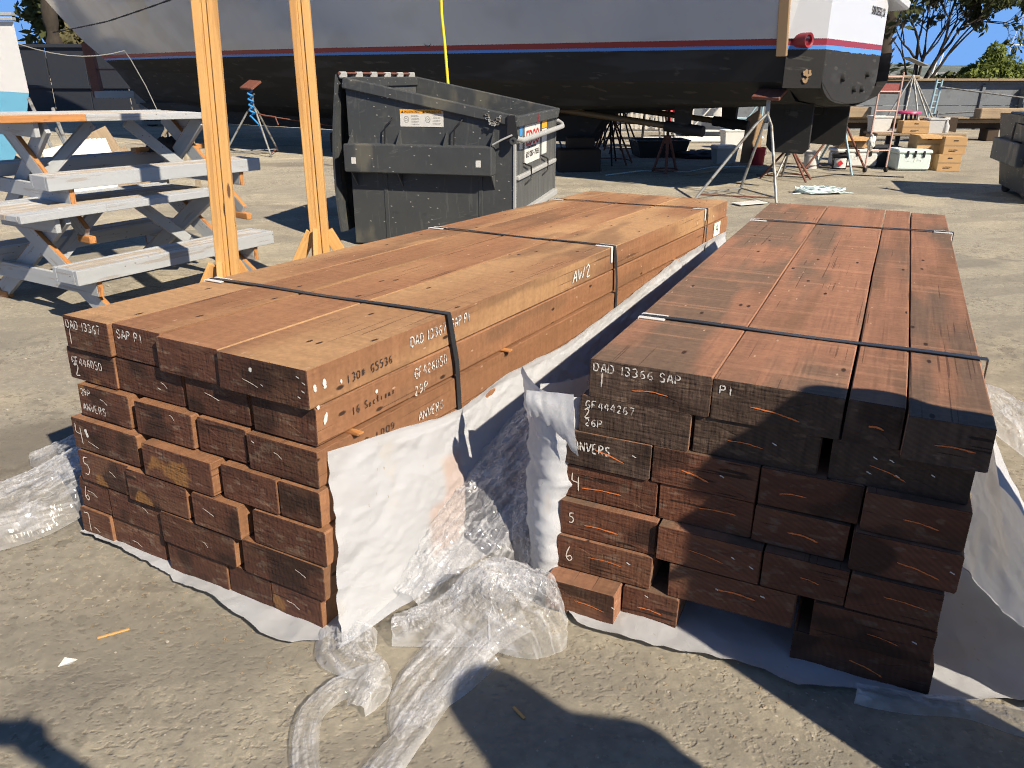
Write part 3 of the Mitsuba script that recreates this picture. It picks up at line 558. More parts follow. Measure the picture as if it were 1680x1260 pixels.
def poly_sheet(outline, n0, seed, res=.009, lift=.014, edge_lift=.012, z0=.006):
    from shapely.geometry import Polygon, Point
    from shapely import contains_xy, distance, points
    pg = Polygon(outline); x0, y0, x1, y1 = pg.bounds; xs, ys = np.arange(x0, x1, res), np.arange(y0, y1, res); X, Y = np.meshgrid(xs, ys, indexing='ij')
    ins = contains_xy(pg.buffer(res * 1.0), X, Y)
    from shapely.ops import nearest_points
    core = contains_xy(pg, X, Y)
    for i, j in zip(*np.nonzero(ins & ~core)):
        q = pg.exterior.interpolate(pg.exterior.project(Point(X[i, j], Y[i, j]))); X[i, j], Y[i, j] = q.x, q.y
    d = distance(points(X, Y), pg.exterior)
    p = np.stack([X, Y, X * 0], -1)
    Z = z0 + lift * meshkit.fbm(p * [5, 5, 1], 3, seed) + crease(p, .006, np.array([7, 4, 1]), seed + 3).clip(0) + .002 * meshkit.fbm(p * 60, 2, seed) + edge_lift * np.exp(-d / .02) * meshkit.fbm(p * 9, 2, seed + 8)
    V = np.stack([X, Y, Z], -1).reshape(-1, 3); m = len(ys); idx = np.arange(X.size).reshape(X.shape)
    q = ins[:-1, :-1] & ins[1:, :-1] & ins[1:, 1:] & ins[:-1, 1:]; F = np.stack([idx[:-1, :-1][q], idx[1:, :-1][q], idx[1:, 1:][q], idx[:-1, 1:][q]], -1)
    u, inv = np.unique(F, return_inverse=True); V = V[u]; F = inv.reshape(F.shape)
    return MB().add(V, F, V[:, :2])
def ragged(pts, n=10, amp=.012, seed=3):
    rs = np.random.RandomState(seed); out = []
    for a, b in zip(pts, pts[1:] + pts[:1]):
        a, b = np.array(a), np.array(b); m = max(2, int(np.linalg.norm(b - a) / .03))
        for t in np.arange(m) / m: out.append(a + (b - a) * t + rs.uniform(-amp, amp, 2))
    return out
OUT_L = [(-1.60, 2.53), (-1.45, 2.45), (-1.27, 2.34), (-1.11, 2.22), (-.97, 2.14), (-.84, 2.03), (-.76, 1.96), (-.66, 1.92), (-.57, 1.93), (-.40, 2.12), (-.5, 2.5), (-1.3, 2.95)]
solid('ground_sheet', poly_sheet(ragged(OUT_L, amp=.006), 0, 3), 'sheet_mat', 'white plastic sheet under the front of the left stack', 'plastic sheet', smooth=True)
OUT_R = [(.16, 2.08), (.23, 2.0), (.33, 1.945), (.52, 1.88), (.70, 1.82), (.79, 1.745), (.99, 1.735), (1.2, 1.69), (1.5, 1.70), (1.9, 1.9), (1.6, 2.5), (.5, 2.9), (.2, 2.5)]
solid('ground_sheet', poly_sheet(ragged(OUT_R, amp=.006, seed=8), 0, 12), 'sheet_mat', 'white plastic sheet under the front of the right stack', 'plastic sheet', smooth=True)
# the torn flap at the front left corner of the right stack
def flap():
    nr, nc = 90, 46; P = np.zeros((nr, nc, 3)); U = np.zeros((nr, nc, 2)); rs = np.random.RandomState(4); tear = .010 * (meshkit.fbm(np.stack([np.linspace(0, 14, nr), np.zeros(nr), np.zeros(nr)], -1), 3, 3) - .5) * 3
    for i in range(nr):
        t = i / (nr - 1); n = .675 * (1 - t) + .015
        for j in range(nc):
            s = j / (nc - 1)
            vt = -.035 - .035 * t + tear[i]; ut = -.012 - .045 * t - .03 * math.exp(-((t - .75) / .2) ** 2)
            v = vt - (.235 - .10 * t) * s ** .9; u = ut + .13 * s - .05 * math.sin(s * 3.0) + .05 * math.exp(-s * 8)
            P[i, j] = loc(FR, u, v, n + .035 * s * (1 - t) - .0 * s); U[i, j] = (s, n)
    d = .014 * (meshkit.fbm(P * [9, 9, 5], 3, 21) - .5) * 2 + crease(P, .004, np.array([8, 8, 20]), 4); nn = normals(P); P = P + nn * d[..., None]
    P[..., 2] = np.maximum(P[..., 2], .01); return MB().grid(P, U)
solid('torn_flap', flap(), 'tarp_mat', 'torn white plastic flap at the front left corner of the right stack', 'plastic sheet', smooth=True)
def flap2():
    nr, nc = 40, 30; P = np.zeros((nr, nc, 3)); U = np.zeros((nr, nc, 2)); rs = np.random.RandomState(9)
    tear = .03 * meshkit.fbm(np.stack([np.linspace(0, 9, nc), np.zeros(nc), np.zeros(nc)], -1), 3, 6)
    for i in range(nr):
        t = i / (nr - 1)
        for j in range(nc):
            s = j / (nc - 1); v = -.045 - .165 * s + .03 * t; drop = (.05 + .13 * (1 - s) ** 1.5 + tear[j]) * t
            P[i, j] = loc(FR, -.02 + .02 * s - .035 * math.sin(t * 2.2), v, .715 - .02 * s - drop + .012 * math.sin(t * 3)); U[i, j] = (s, t)
    P = P + normals(P) * (.008 * (meshkit.fbm(P * 14, 3, 2) - .5) * 2)[..., None]; return MB().grid(P, U)
solid('folded_flap', flap2(), 'tarp_mat', 'small folded white plastic corner hanging above the torn flap', 'plastic sheet', smooth=True)
def panel_r():
    def fn(a, b):
        u = .10 + 3.2 * a; v = -.16 * math.exp(-a * 9) - .045 - .02 * math.sin(a * 9) ; n = (.60 + .06 * math.exp(-a * 14)) * (1 - b) + .02; return loc(FR, u, v - .03 * b, n), (u, n)
    P, U = sheet_grid(fn, 150, 40); P = P + normals(P) * (.012 * (meshkit.fbm(P * [4, 4, 6], 3, 33) - .5) * 2)[..., None]; return MB().grid(P, U)
solid('white_tarp', panel_r(), 'tarp_mat', 'white plastic wrap in shade along the left side of the right stack', 'tarp', smooth=True)
def tarp_right():
    def fn(a, b):
        u = -.05 + .72 * a; nt = .69 + .05 * a; t = b / .62; fl = (1 - a) ** 1.1 * .46
        if t < 1: n = nt * (1 - t) + .015 * t; v = WR + .025 + .055 * t + fl * t ** .85
        else: q = (b - .62) / .38; n = .015; v = WR + .08 + fl + .75 * q; u += .25 * q * (a - .3)
        n += .10 * math.exp(-((b - .66) / .10) ** 2) * (1 - .6 * a)
        return loc(FR, u, v, n), (u, v)
    P, U = sheet_grid(fn, 150, 190); L = P.copy()
    d = .040 * (meshkit.fbm(L * [4, 4, 3.4], 3, 41) - .5) * 2 + crease(L, .012, np.array([4.2, 5.2, 6]), 17) + .004 * (meshkit.fbm(L * 24, 3, 3) - .5) * 2
    env = np.clip(np.minimum(np.arange(190), 30) / 30, .05, 1)[None]; P = P + normals(P) * (d * env)[..., None]
    v = (P - FR[0]) @ FR[2]; P = P + np.clip(WR + .012 - v, 0, None)[..., None] * FR[2]
    P[..., 2] = np.maximum(P[..., 2], .012); return MB().grid(P, U)
solid('white_tarp', tarp_right(), 'tarp_mat', 'sunlit white plastic wrap spread out from the right side of the right stack', 'tarp', smooth=True)

def film_ribbon(center, width, height, seed, n=150, m=44, twist=0.0, fold=.012, base=.004):
    """a crumpled strip of clear film: centre line (x, y, z), half-width per point, arch height per point"""
    n, m = int(n * 1.5), int(m * 1.6); c = np.asarray(center, float); t = np.linspace(0, len(c) - 1, n); k = np.arange(len(c))
    from scipy.interpolate import PchipInterpolator as PI
    C = np.stack([PI(k, c[:, j])(t) for j in range(3)], 1); w = PI(k, np.asarray(width, float))(t); h = PI(k, np.asarray(height, float))(t)
    d = np.gradient(C, axis=0); d /= np.linalg.norm(d, axis=1, keepdims=True) + 1e-9; s = np.cross(d, (0, 0, 1.0)); s /= np.linalg.norm(s, axis=1, keepdims=True) + 1e-9
    q = np.linspace(-1, 1, m); L = np.concatenate([[0], np.cumsum(np.linalg.norm(np.diff(C, axis=0), axis=1))])
    P = C[:, None] + s[:, None] * (w[:, None] * q[None])[..., None]; P[..., 2] += h[:, None] * (1 - q[None] ** 2) ** .7
    A = np.stack([L[:, None] * 7 + 0 * q, q[None] * w[:, None] * 55 / (1 + 0 * L[:, None]), 0 * P[..., 0] + seed], -1)
    e = np.clip((1 - np.abs(q)) * 6, .2, 1)[None]; J = P + .02 * (np.stack([meshkit.fbm(P * 20 + o, 2, seed) for o in (0, 7, 13)], -1) - .5)
    f1 = np.abs(meshkit.fbm(A * [.5, .8, 1], 3, seed) - .5) * 2
    dz = fold * (1.2 * f1 + 1.9 * (meshkit.fbm(P * 11, 2, seed + 5) - .5) + .75 * crease(J, 1, np.array([17, 17, 17]), seed + 1) + .42 * crease(J, 1, np.array([41, 41, 41]), seed + 2) + .26 * crease(J, 1, np.array([95, 95, 95]), seed + 3)) * e
    P[..., 2] += np.maximum(dz, -.6 * fold) + .6 * fold * e; P[..., :2] += (fold * 1.3 * (np.stack([meshkit.fbm(P * 30, 2, seed + 11), meshkit.fbm(P * 30, 2, seed + 12)], -1) - .5)) * e[..., None]
    P[..., 2] = np.maximum(P[..., 2], base); return MB().grid(P, np.stack([L[:, None] + 0 * q + seed, q[None] * w[:, None]], -1))
def film(lab, parts, group=None):
    k = thing('clear_film', lab, 'plastic film', group)
    mb = MB()
    for p in parts: b = film_ribbon(*p); V, U = b.get()[0], b.get()[1]; mb.add(np.array(V.vertices), np.array(V.faces), U)
    put(k, mb, 'film_mat')
film('bunched clear film spilling onto the ground left of the left stack', [
    ([(-1.50, 2.95, .10), (-1.70, 2.80, .06), (-1.88, 2.66, .02), (-2.2, 2.42, .01)], [.12, .20, .24, .20], [.12, .14, .10, .08], 3),
    ([(-1.38, 3.25, .10), (-1.65, 3.18, .07), (-1.92, 3.14, .02), (-2.10, 3.10, .01)], [.10, .16, .14, .03], [.12, .13, .08, .03], 8)])
film('broad drape of clear film between the two stacks', [
    ([(-.36, 2.12, .01), (-.20, 2.36, .05), (.02, 2.62, .12), (.20, 2.92, .22), (.34, 3.3, .20)], [.08, .20, .26, .22, .20], [.02, .10, .16, .15, .10], 13, 190, 70, 0, .015),
    ([(.10, 2.20, .02), (.11, 2.42, .10), (.14, 2.62, .20), (.17, 2.85, .28)], [.06, .11, .12, .12], [.04, .08, .08, .06], 19)])
film('rounded heap of clear film in front of the gap between the stacks', [
    ([(-.36, 1.96, .01), (-.22, 1.98, .015), (-.06, 2.02, .03), (.08, 1.97, .03), (.165, 1.955, .01)], [.05, .08, .15, .14, .05], [.04, .08, .17, .17, .04], 23, 170, 70, 0, .014),
    ([(-.05, 2.20, .03), (-.04, 2.08, .10), (-.06, 1.98, .12)], [.10, .12, .10], [.06, .06, .04], 27)])
film('long twisted strand of clear film running toward the bottom edge', [
    ([(.02, 1.98, .05), (-.10, 1.86, .03), (-.19, 1.72, .01), (-.255, 1.58, .01), (-.33, 1.44, .01), (-.40, 1.32, .01)], [.06, .045, .04, .04, .05, .05], [.03, .02, .015, .015, .01, .01], 31, 150, 26, 0, .007)])
film('thin triangle of clear film lying beside the twisted strand', [
    ([(-.12, 1.90, .03), (-.20, 1.80, .01), (-.26, 1.69, .006), (-.30, 1.56, .004)], [.12, .11, .08, .01], [.02, .015, .01, .005], 37, 120, 50, 0, .007)])
film('curling clear film strip trailing from the left stack corner', [
    ([(-.50, 1.98, .01), (-.49, 1.90, .01), (-.44, 1.82, .02), (-.37, 1.80, .02)], [.09, .09, .06, .03], [.02, .03, .03, .03], 41, 100, 40, 0, .009),
    ([(-.37, 1.81, .02), (-.43, 1.765, .01), (-.50, 1.71, .01), (-.535, 1.62, .01), (-.515, 1.50, .01), (-.46, 1.38, .01)], [.025, .045, .04, .035, .035, .035], [.015, .015, .012, .012, .01, .01], 43, 140, 26, 0, .006),
    ([(-.365, 1.80, .02), (-.385, 1.73, .01), (-.415, 1.645, .01)], [.02, .05, .03], [.02, .04, .02], 47, 80, 30, 0, .008)])
film('narrow roll of clear film at the lower right in front of the white sheet', [
    ([(.94, 1.715, .01), (1.05, 1.685, .01), (1.2, 1.66, .012), (1.35, 1.61, .01), (1.6, 1.56, .01)], [.03, .035, .03, .05, .08], [.03, .02, .025, .03, .04], 53, 150, 26, 0, .007)])
film('scrap of clear film behind the right edge of the right stack', [
    ([loc(FR, .75, WR + .03, .62), loc(FR, .70, WR + .14, .58), loc(FR, .62, WR + .24, .52)], [.14, .13, .09], [.02, .02, .02], 59, 60, 40, 0, .010)])

# ------------------------------------------------------------------ wooden posts with braced feet
def post(name_lab, x, y, H, rz, base=0.0, lean=0.0):
    k = thing('wooden_post', name_lab, 'post', 'braced wooden posts'); c, s = math.cos(rz), math.sin(rz); ex, ey = np.array([c, s, 0]), np.array([-s, c, 0]); O = np.array([x, y, base])
    for x, w_, y, dp, dh in ((-.040, .052, 0, .084, 0), (.001, .029, .004, .074, -.03), (.041, .050, -.003, .090, -.015)):
        part(k, 'board', beam1(O + ex * x + ey * y, O + ex * x + ey * y + [lean, 0, H + dh], w_, dp, ey, c=.003, seg=3, off=(R.random() * 9, R.random() * 30)), 'pine_mat')
    for d, w in ((-ex, .0), (ex, .0), (-ey, .02), (ey, .03)):
        sd = np.cross(d, (0, 0, 1)); q = O + sd * .02 * (1 if w else -1)
        part(k, 'brace', beam1(q + d * .30 + [0, 0, .045], q + d * .055 + [0, 0, .50 + w], .036, .085, d + np.array([0, 0, .5]), c=.003), 'pine_mat')
        part(k, 'foot', beam1(q + d * .05 + [0, 0, .02], q + d * .40 + [0, 0, .02], .085, .036, (0, 0, 1), c=.003), 'pine_mat')
    return k
post('yellow pine post with braced foot, nearer one, beside the picnic tables', -1.79, 4.86, 2.9, .22, lean=.115)
post('yellow pine post with braced foot, farther one, beside the dumpster', -1.455, 5.98, 3.0, .12)

# ------------------------------------------------------------------ picnic tables, one stacked on the other
def picnic_table(lab, A, B, zt, lift, top_lift, dh, bare):
    """A, B: the two ends of the near seat's outer top edge"""
    k = thing('picnic_table', lab, 'picnic table', 'stacked picnic tables'); A, B = np.array([*A, 0.0]), np.array([*B, 0.0]); ex = nrm(B - A); ey = np.array([-ex[1], ex[0], 0]); L = np.linalg.norm(B - A)
    z0 = lift; ez = np.array([0, 0, 1.0]); P = lambda x, y, z: A + ex * x + ey * y + ez * (z + z0)
    S = zt; HT = zt + dh; TL = L - .19; W = 1.46; sw = .27
    def planks(y0, y1, z, n, th, nm):
        w = (y1 - y0) / n
        for i in range(n): part(k, nm, beam1(P(.036, y0 + w * (i + .5), z - th / 2), P(L - .036, y0 + w * (i + .5), z - th / 2), w - .007, th, ez, c=.003), 'worn_plank_mat')
    for ya, yb, nm in ((0, sw, 'seat'), (W - sw, W, 'seat')):
        planks(ya + .036, yb - .036, S, 2, .036, nm + '_plank')
        for y in (ya + .018, yb - .018): part(k, nm + '_edge', beam1(P(0, y, S - .047), P(L, y, S - .047), .036, .098, ez, c=.003), 'grey_paint_mat')
        for x in (.018, L - .018): part(k, nm + '_end', beam1(P(x, ya + .037, S - .0465), P(x, yb - .037, S - .0465), .036, .096, ez, c=.003), 'grey_paint_mat')
    t0, t1 = W / 2 - .36, W / 2 + .36; tilt = top_lift
    Q = lambda x, y, z: P(x, y, z + tilt * (1 - x / L))
    for i in range(5):
        w = .72 / 5; y = t0 + w * (i + .5); part(k, 'table_top_plank', beam1(Q(-.10, y, HT - .02), Q(TL, y, HT - .02), w - .007, .038, ez, c=.003), 'worn_plank_mat' if 0 < i < 4 else 'grey_paint_mat')
    part(k, 'table_top_edge', beam1(Q(.50, t0 - .019, HT - .022), Q(TL, t0 - .019, HT - .022), .036, .05, ez, c=.003), 'grey_paint_mat')
    part(k, 'table_top_edge', beam1(Q(-.10, t0 - .019, HT - .0221), Q(.499, t0 - .019, HT - .0221), .036, .05, ez, c=.003), 'raw_wood_mat' if bare else 'grey_paint_mat', label='bare unpainted orange table edge' if bare else None)
    part(k, 'table_top_edge', beam1(Q(-.10, t1 + .019, HT - .022), Q(TL, t1 + .019, HT - .022), .036, .05, ez, c=.003), 'grey_paint_mat')
    for xi, x in enumerate((.165, L - .165)):
        sgn = 1 if xi == 0 else -1
        part(k, 'seat_bearer', beam1(P(x, -.0 + .05, S - .152), P(x, W - .05, S - .152), .036, .11, ez, c=.003), 'grey_paint_mat')
        for y in (.044, W - .044): part(k, 'bearer_end', beam1(P(x, y, S - .152), P(x, y + (.006 if y > 1 else -.006), S - .152), .0362, .107, ez, c=.001), 'raw_wood_mat', label='bare sawn end of the bearer')
        part(k, 'top_bearer', beam1(Q(x, t0 + .02, HT - .095), Q(x, t1 - .02, HT - .095), .036, .11, ez, c=.003), 'grey_paint_mat')
        for s, (ya, yb) in enumerate(((t1 - .05, .02), (t0 + .05, W - .02))):
            xx = x + sgn * (.0375 if s == 0 else .075); p0, p1 = P(xx, ya, HT - .045), P(xx, yb, .05); d = nrm(p1 - p0); up = np.cross(d, ex)
            part(k, 'leg', beam1(p0, p1, .036, .125, up, c=.003), 'grey_paint_mat')
            edge = up * (1 if (up @ ez) > 0 else -1)
            part(k, 'leg_edge', beam1(p0 + d * .12 + edge * .0635, p1 + edge * .0635, .034, .004, up, c=.001), 'raw_wood_mat', label='bare sawn upper edge of the leg')
            part(k, 'leg_foot', beam1(P(xx, yb - .08, .025), P(xx, yb + .10, .025), .05, .05, ez, c=.004), 'raw_wood_mat', label='bare wooden foot block')
        part(k, 'diagonal_brace', beam1(P(x + sgn * .10, W / 2, S - .10), P(L / 2 - sgn * .14, W / 2, HT - .06), .036, .085, ex, c=.003), 'grey_paint_mat')
    return k
picnic_table('grey painted picnic table standing on the ground, lower one of the stacked pair', (-2.807, 5.005), (-1.945, 6.445), .415, 0, 0, .335, False)
picnic_table('grey painted picnic table stacked upside on top of another, upper one'.replace('upside ', ''), (-3.155, 5.495), (-2.115, 6.85), .475, .475, .03, .355, True)
c_ = np.array([-3.05, 7.3, .99])
solid('black_cloth', MB().grid(np.array([[c_ + [a * .22 + .02 * math.sin(b * 7), b * .16, .10 * max(0, 1 - (a * a + b * b)) * (.7 + .6 * math.sin(a * 5 + b * 9) ** 2) - .02] for b in np.linspace(-1, 1, 22)] for a in np.linspace(-1, 1, 22)])), 'grey_cloth_mat', 'crumpled black cloth lying on the far seat of the upper picnic table', 'cloth')

# ------------------------------------------------------------------ dumpster with sloping top
def dumpster():
    k = thing('dumpster', 'dark grey steel dumpster with sloping top behind the left stack', 'dumpster')
    a, L, W, zr, zl = .244, 2.045, 2.361, 1.176, 1.587; O = np.array([.0177, 9.479, 0]); w = np.array([math.sin(a), math.cos(a), 0]); s = np.array([-math.cos(a), math.sin(a), 0]); ez = np.array([0, 0, 1.0])
    P = lambda x, y, z: O + s * x + w * y + ez * z            # x along the near side from the low end, y away from the viewer
    topz = lambda x: zr + (zl - zr) * x / L
    bb = -.37
    def panel(p, th, m, nm, label=None):
        p = np.array(p); n = nrm(np.cross(p[1] - p[0], p[2] - p[0])) * th; V = np.vstack([p, p + n]); q = len(p)
        F = [[0, i, i + 1] for i in range(1, q - 1)] + [[q, q + i + 1, q + i] for i in range(1, q - 1)]
        for i in range(q): j = (i + 1) % q; F += [[i, q + i, q + j], [i, q + j, j]]
        part(k, nm, MB().add(V, F, V[:, :2]), m, label=label)
    b = .07
    panel([P(0, 0, .0), P(.25, 0, bb), P(L, 0, bb), P(L, 0, topz(L) - .06), P(0, 0, zr - .06)], -.012, 'dumpster_mat', 'near_side')
    panel([P(0, W, .0), P(.25, W, bb), P(L, W, bb), P(L, W, topz(L) - .06), P(0, W, zr - .06)], .012, 'dumpster_mat', 'far_side')
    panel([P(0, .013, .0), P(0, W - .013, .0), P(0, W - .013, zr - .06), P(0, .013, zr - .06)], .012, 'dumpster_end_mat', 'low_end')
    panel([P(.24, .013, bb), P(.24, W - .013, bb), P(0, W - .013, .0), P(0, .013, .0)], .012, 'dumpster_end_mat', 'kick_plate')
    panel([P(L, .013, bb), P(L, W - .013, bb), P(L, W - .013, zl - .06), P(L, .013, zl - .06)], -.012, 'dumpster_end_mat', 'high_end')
    panel([P(.26, .02, bb + .02), P(L - .02, .02, bb + .02), P(L - .02, W - .02, bb + .02), P(.26, W - .02, bb + .02)], .01, 'dumpster_mat', 'floor')
    rim = MB()
    for y, o in ((-.035, 0), (W + .035, 0)): rim.beam(P(-.06, y, zr - .07), P(L + .02, y, zl - .07), .07, .125, ez, c=.012)
    rim.beam(P(-.032, .0, zr - .07), P(-.032, W, zr - .07), .06, .122, ez, c=.012); rim.beam(P(L - .005, .0, zl - .07), P(L - .005, W, zl - .07), .05, .12, ez, c=.012)
    part(k, 'top_rim', rim, 'dumpster_mat')
    pk = MB()                                                       # fork pocket: a deep channel on the near side with sloped stiffeners
    pk.beam(P(.215, -.10, .675), P(L - .0, -.10, .675), .20, .325, ez, c=.012); part(k, 'fork_pocket', pk, 'dumpster_mat')
    part(k, 'fork_pocket', MB().beam(P(.215, W + .10, .675), P(L, W + .10, .675), .20, .325, ez, c=.012), 'dumpster_mat')
    def gus(x, z0, z1, d=.17, th=.012):
        q = np.array([P(x, -.004, z0), P(x, -.004, z1), P(x, -d, z0)]); V = np.vstack([q - s * th / 2, q + s * th / 2]); return MB().add(V, [[0, 1, 2], [3, 5, 4], [0, 3, 4], [0, 4, 1], [1, 4, 5], [1, 5, 2], [2, 5, 3], [2, 3, 0]], V[:, :2])
    for x in (.235, .80, 1.38, 1.99): part(k, 'gusset', gus(x, .838, 1.0), 'dumpster_mat')
    for x in (.23, 1.38, 1.97): part(k, 'gusset', gus(x, .512, .33), 'dumpster_mat')
    for x in (.62, 1.48):                                           # bent rod hooks
        part(k, 'hook', tube1([P(x, -.008, 1.13), P(x - .015, -.05, 1.115), P(x + .07, -.07, 1.03), P(x + .085, -.07, .84)], .008, 6), 'black_plastic_mat', True)
    for x in (.4, 1.6): part(k, 'side_rib', beam1(P(x, -.012, bb + .02), P(x, -.012, .50), .05, .02, w, c=.004), 'dumpster_mat')
    corner = MB().beam(P(-.012, -.012, .07), P(-.012, -.012, zr - .13), .035, .035, w, c=.006); part(k, 'corner_post', corner, 'hatch_grey_mat')
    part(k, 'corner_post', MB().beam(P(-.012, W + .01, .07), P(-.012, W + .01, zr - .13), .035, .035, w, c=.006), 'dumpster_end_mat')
    part(k, 'end_flange', MB().beam(P(-.03, .05, .47), P(-.03, W - .05, .47), .05, .05, ez, c=.008), 'hatch_grey_mat')
    part(k, 'skid', MB().beam(P(-.03, .02, .03), P(-.03, W - .02, .03), .09, .08, ez, c=.01), 'hatch_grey_mat'); part(k, 'skid', MB().beam(P(L - .1, .02, bb + .02), P(L - .1, W - .02, bb + .02), .10, .07, ez, c=.01), 'dumpster_mat')
    part(k, 'lock_bar', tube1([P(-.02, -.05, .93), P(-.10, .0, .905), P(-.135, .3, .915), P(-.14, W - .1, .935), P(-.10, W + .06, .96), P(-.03, W + .07, 1.0)], .032, 10), 'hatch_grey_mat', True, 'long grey locking bar across the end')
    arm = MB().prism([(-.03, -.16), (.07, -.19), (.10, -.12), (.06, .12), (-.02, .12)], .02, P(.03, -.09, 1.06), -s, ez); part(k, 'bar_arm', arm, 'black_plastic_mat')
    part(k, 'bar_pivot', MB().lathe(P(-.02, -.105, .905), [(0, 0), (.04, 0), (.04, .03), (.018, .03), (.018, .012), (0, .012)], 18, -w), 'dumpster_mat', 40)
    part(k, 'bar_rod', tube1([P(-.01, -.12, .97), P(.10, -.15, .92), P(.21, -.17, .86)], .012, 6), 'hatch_grey_mat', True)
    ch = MB()
    for i in range(16):
        t = i / 15; c0 = P(.14 + .16 * t + .02 * math.sin(i * 2.1), -.085, 1.16 - .10 * math.sin(t * 3.1) + .03 * t); g = np.linspace(0, 2 * np.pi, 9)
        q = s if i % 2 else w * .6 + ez * .8; ch.tube([c0 + q * .022 * math.cos(x) + np.cross(q, w + ez * .2) * .012 * math.sin(x) for x in g], .0045, 5, False)
    part(k, 'chain', ch, 'steel_mat', True)
    for x in (.371, 1.917): part(k, 'reflector', MB().beam(P(x - .03, -.2035, .65), P(x + .03, -.2035, .65), .002, .075, ez, c=.0005), 'label_white_mat')
    # warning label: two panels with orange headers
    wl = part(k, 'warning_label', MB().beam(P(.84, -.016, 1.13), P(1.375, -.016, 1.13), .002, .19, ez, c=.0005), 'label_white_mat', label='white warning label with orange headers')
    for x1 in (1.372, 1.108):
        part(wl, 'header', MB().beam(P(x1 - .262, -.0178, 1.2), P(x1, -.0178, 1.2), .001, .045, ez, c=.0002), 'label_orange_mat')
        part(wl, 'header_text', text_on('WARNING', P(x1 - .05, -.0186, 1.187), -s, ez, .026, .19), 'ink_mat'); part(wl, 'warning_sign', MB().add([P(x1 - .012, -.0188, 1.186), P(x1 - .046, -.0188, 1.186), P(x1 - .029, -.0188, 1.213)], [[0, 1, 2]]), 'ink_mat')
        tx = [[(0, -i * .017), (.085 + .02 * R.random(), -i * .017)] for i in range(7)]; part(wl, 'small_print', strokes_on(tx, P(x1 - .135, -.0172, 1.162), -s, ez, .004), 'ink_mat', stuff=False)
        g = np.linspace(0, 6.28, 15); part(wl, 'pictogram', strokes_on([[(.03 * math.cos(t), .034 * math.sin(t)) for t in g], [(-.02, .0), (.0, .012), (.022, -.004)], [(-.016, -.014), (.02, -.014)]], P(x1 - .075, -.0172, 1.115), -s, ez, .0045), 'ink_mat')
    # stickers on the low end
    E = lambda y, z, o=.0: P(-.0165 - o, y, z)
    def sticker(y0, y1, z0, z1, m, nm='sticker', lab=None): return part(k, nm, MB().add([E(y0, z0), E(y1, z0), E(y1, z1), E(y0, z1)], [[0, 1, 2, 3]]), m, label=lab)
    sticker(.2, .36, .93, 1.05, 'blue_ink_mat', lab='blue and white sticker'); sticker(.2, .36, .78, .92, 'label_white_mat'); st = sticker(.47, 1.33, .585, 1.045, 'label_white_mat', lab='large white company sticker with phone number')
    part(st, 'name_band', text_on('EDCO', E(.53, .80, .002), w, ez, .17, .74, bold=True), 'red_ink_mat'); part(st, 'name_band', text_on('FOR SERVICE', E(.60, .76, .002), w, ez, .026, .5, bold=True), 'ink_mat')
    part(st, 'phone_number', text_on('619 287-7555', E(.53, .66, .002), w, ez, .065, .74, bold=True), 'ink_mat'); sticker(1.46, 1.78, .95, 1.05, 'label_orange_mat'); sticker(1.46, 1.78, .62, .94, 'label_white_mat')
    for y in (.40, 1.42): part(k, 'handle', tube1([P(-.01, y, .62), P(-.05, y, .60), P(-.06, y + .25, .55), P(-.06, y + .27, .40), P(-.01, y + .1, .34)], .010, 6), 'black_plastic_mat', True)
    part(k, 'red_paint_mark', MB().add([P(-.064, 1.0, zr - .125), P(-.064, 1.06, zr - .125), P(-.064, 1.09, zr - .015), P(-.064, 1.03, zr - .015)], [[0, 1, 2, 3]]), 'red_stripe_mat')
    # hinge rod and the plastic lids hanging open over the high end
    hr = part(k, 'hinge_rod', tube1([P(L + .05, -.06, zl + .03), P(L + .05, W * .98, zl + .03)], .014, 8), 'rust_mat', True)
    for i in range(6): part(hr, 'hinge_lug', MB().box(P(L + .04, .02 + i * (W - .1) / 5, zl + .012), (.10, .09, .075), a + math.pi / 2 * 0, .012), 'hatch_grey_mat')
    for i, y0 in enumerate((.0, W / 2 + .02)):
        n = 24; G = np.zeros((n, 13, 3))
        for p in range(n):
            t = p / (n - 1)
            for q in range(13): y = y0 + (W / 2 - .03) * q / 12 - .04; G[p, q] = P(L + .06 + .10 * math.sin(t * 2.6) + .03 * t + .018 * ((q % 3) == 0), y, zl + .02 - (zl + .26) * t)
        lid = MB().grid(G); lid.grid(G[::-1] + s * .03)
        for q in (0, 12): lid.grid(np.stack([G[:, q], G[:, q] + s * .03], 1)[::(1 if q else -1)])
        part(k, 'lid', lid, 'black_plastic_mat' if i else 'dumpster_mat', label=('nearer' if i == 0 else 'farther') + ' plastic lid hanging open')
dumpster()
for kk in list(scene):
    if kk.startswith('dumpster__'): scene[kk]['to_world'] = T().translate([0, 0, .32]).scale(.8)

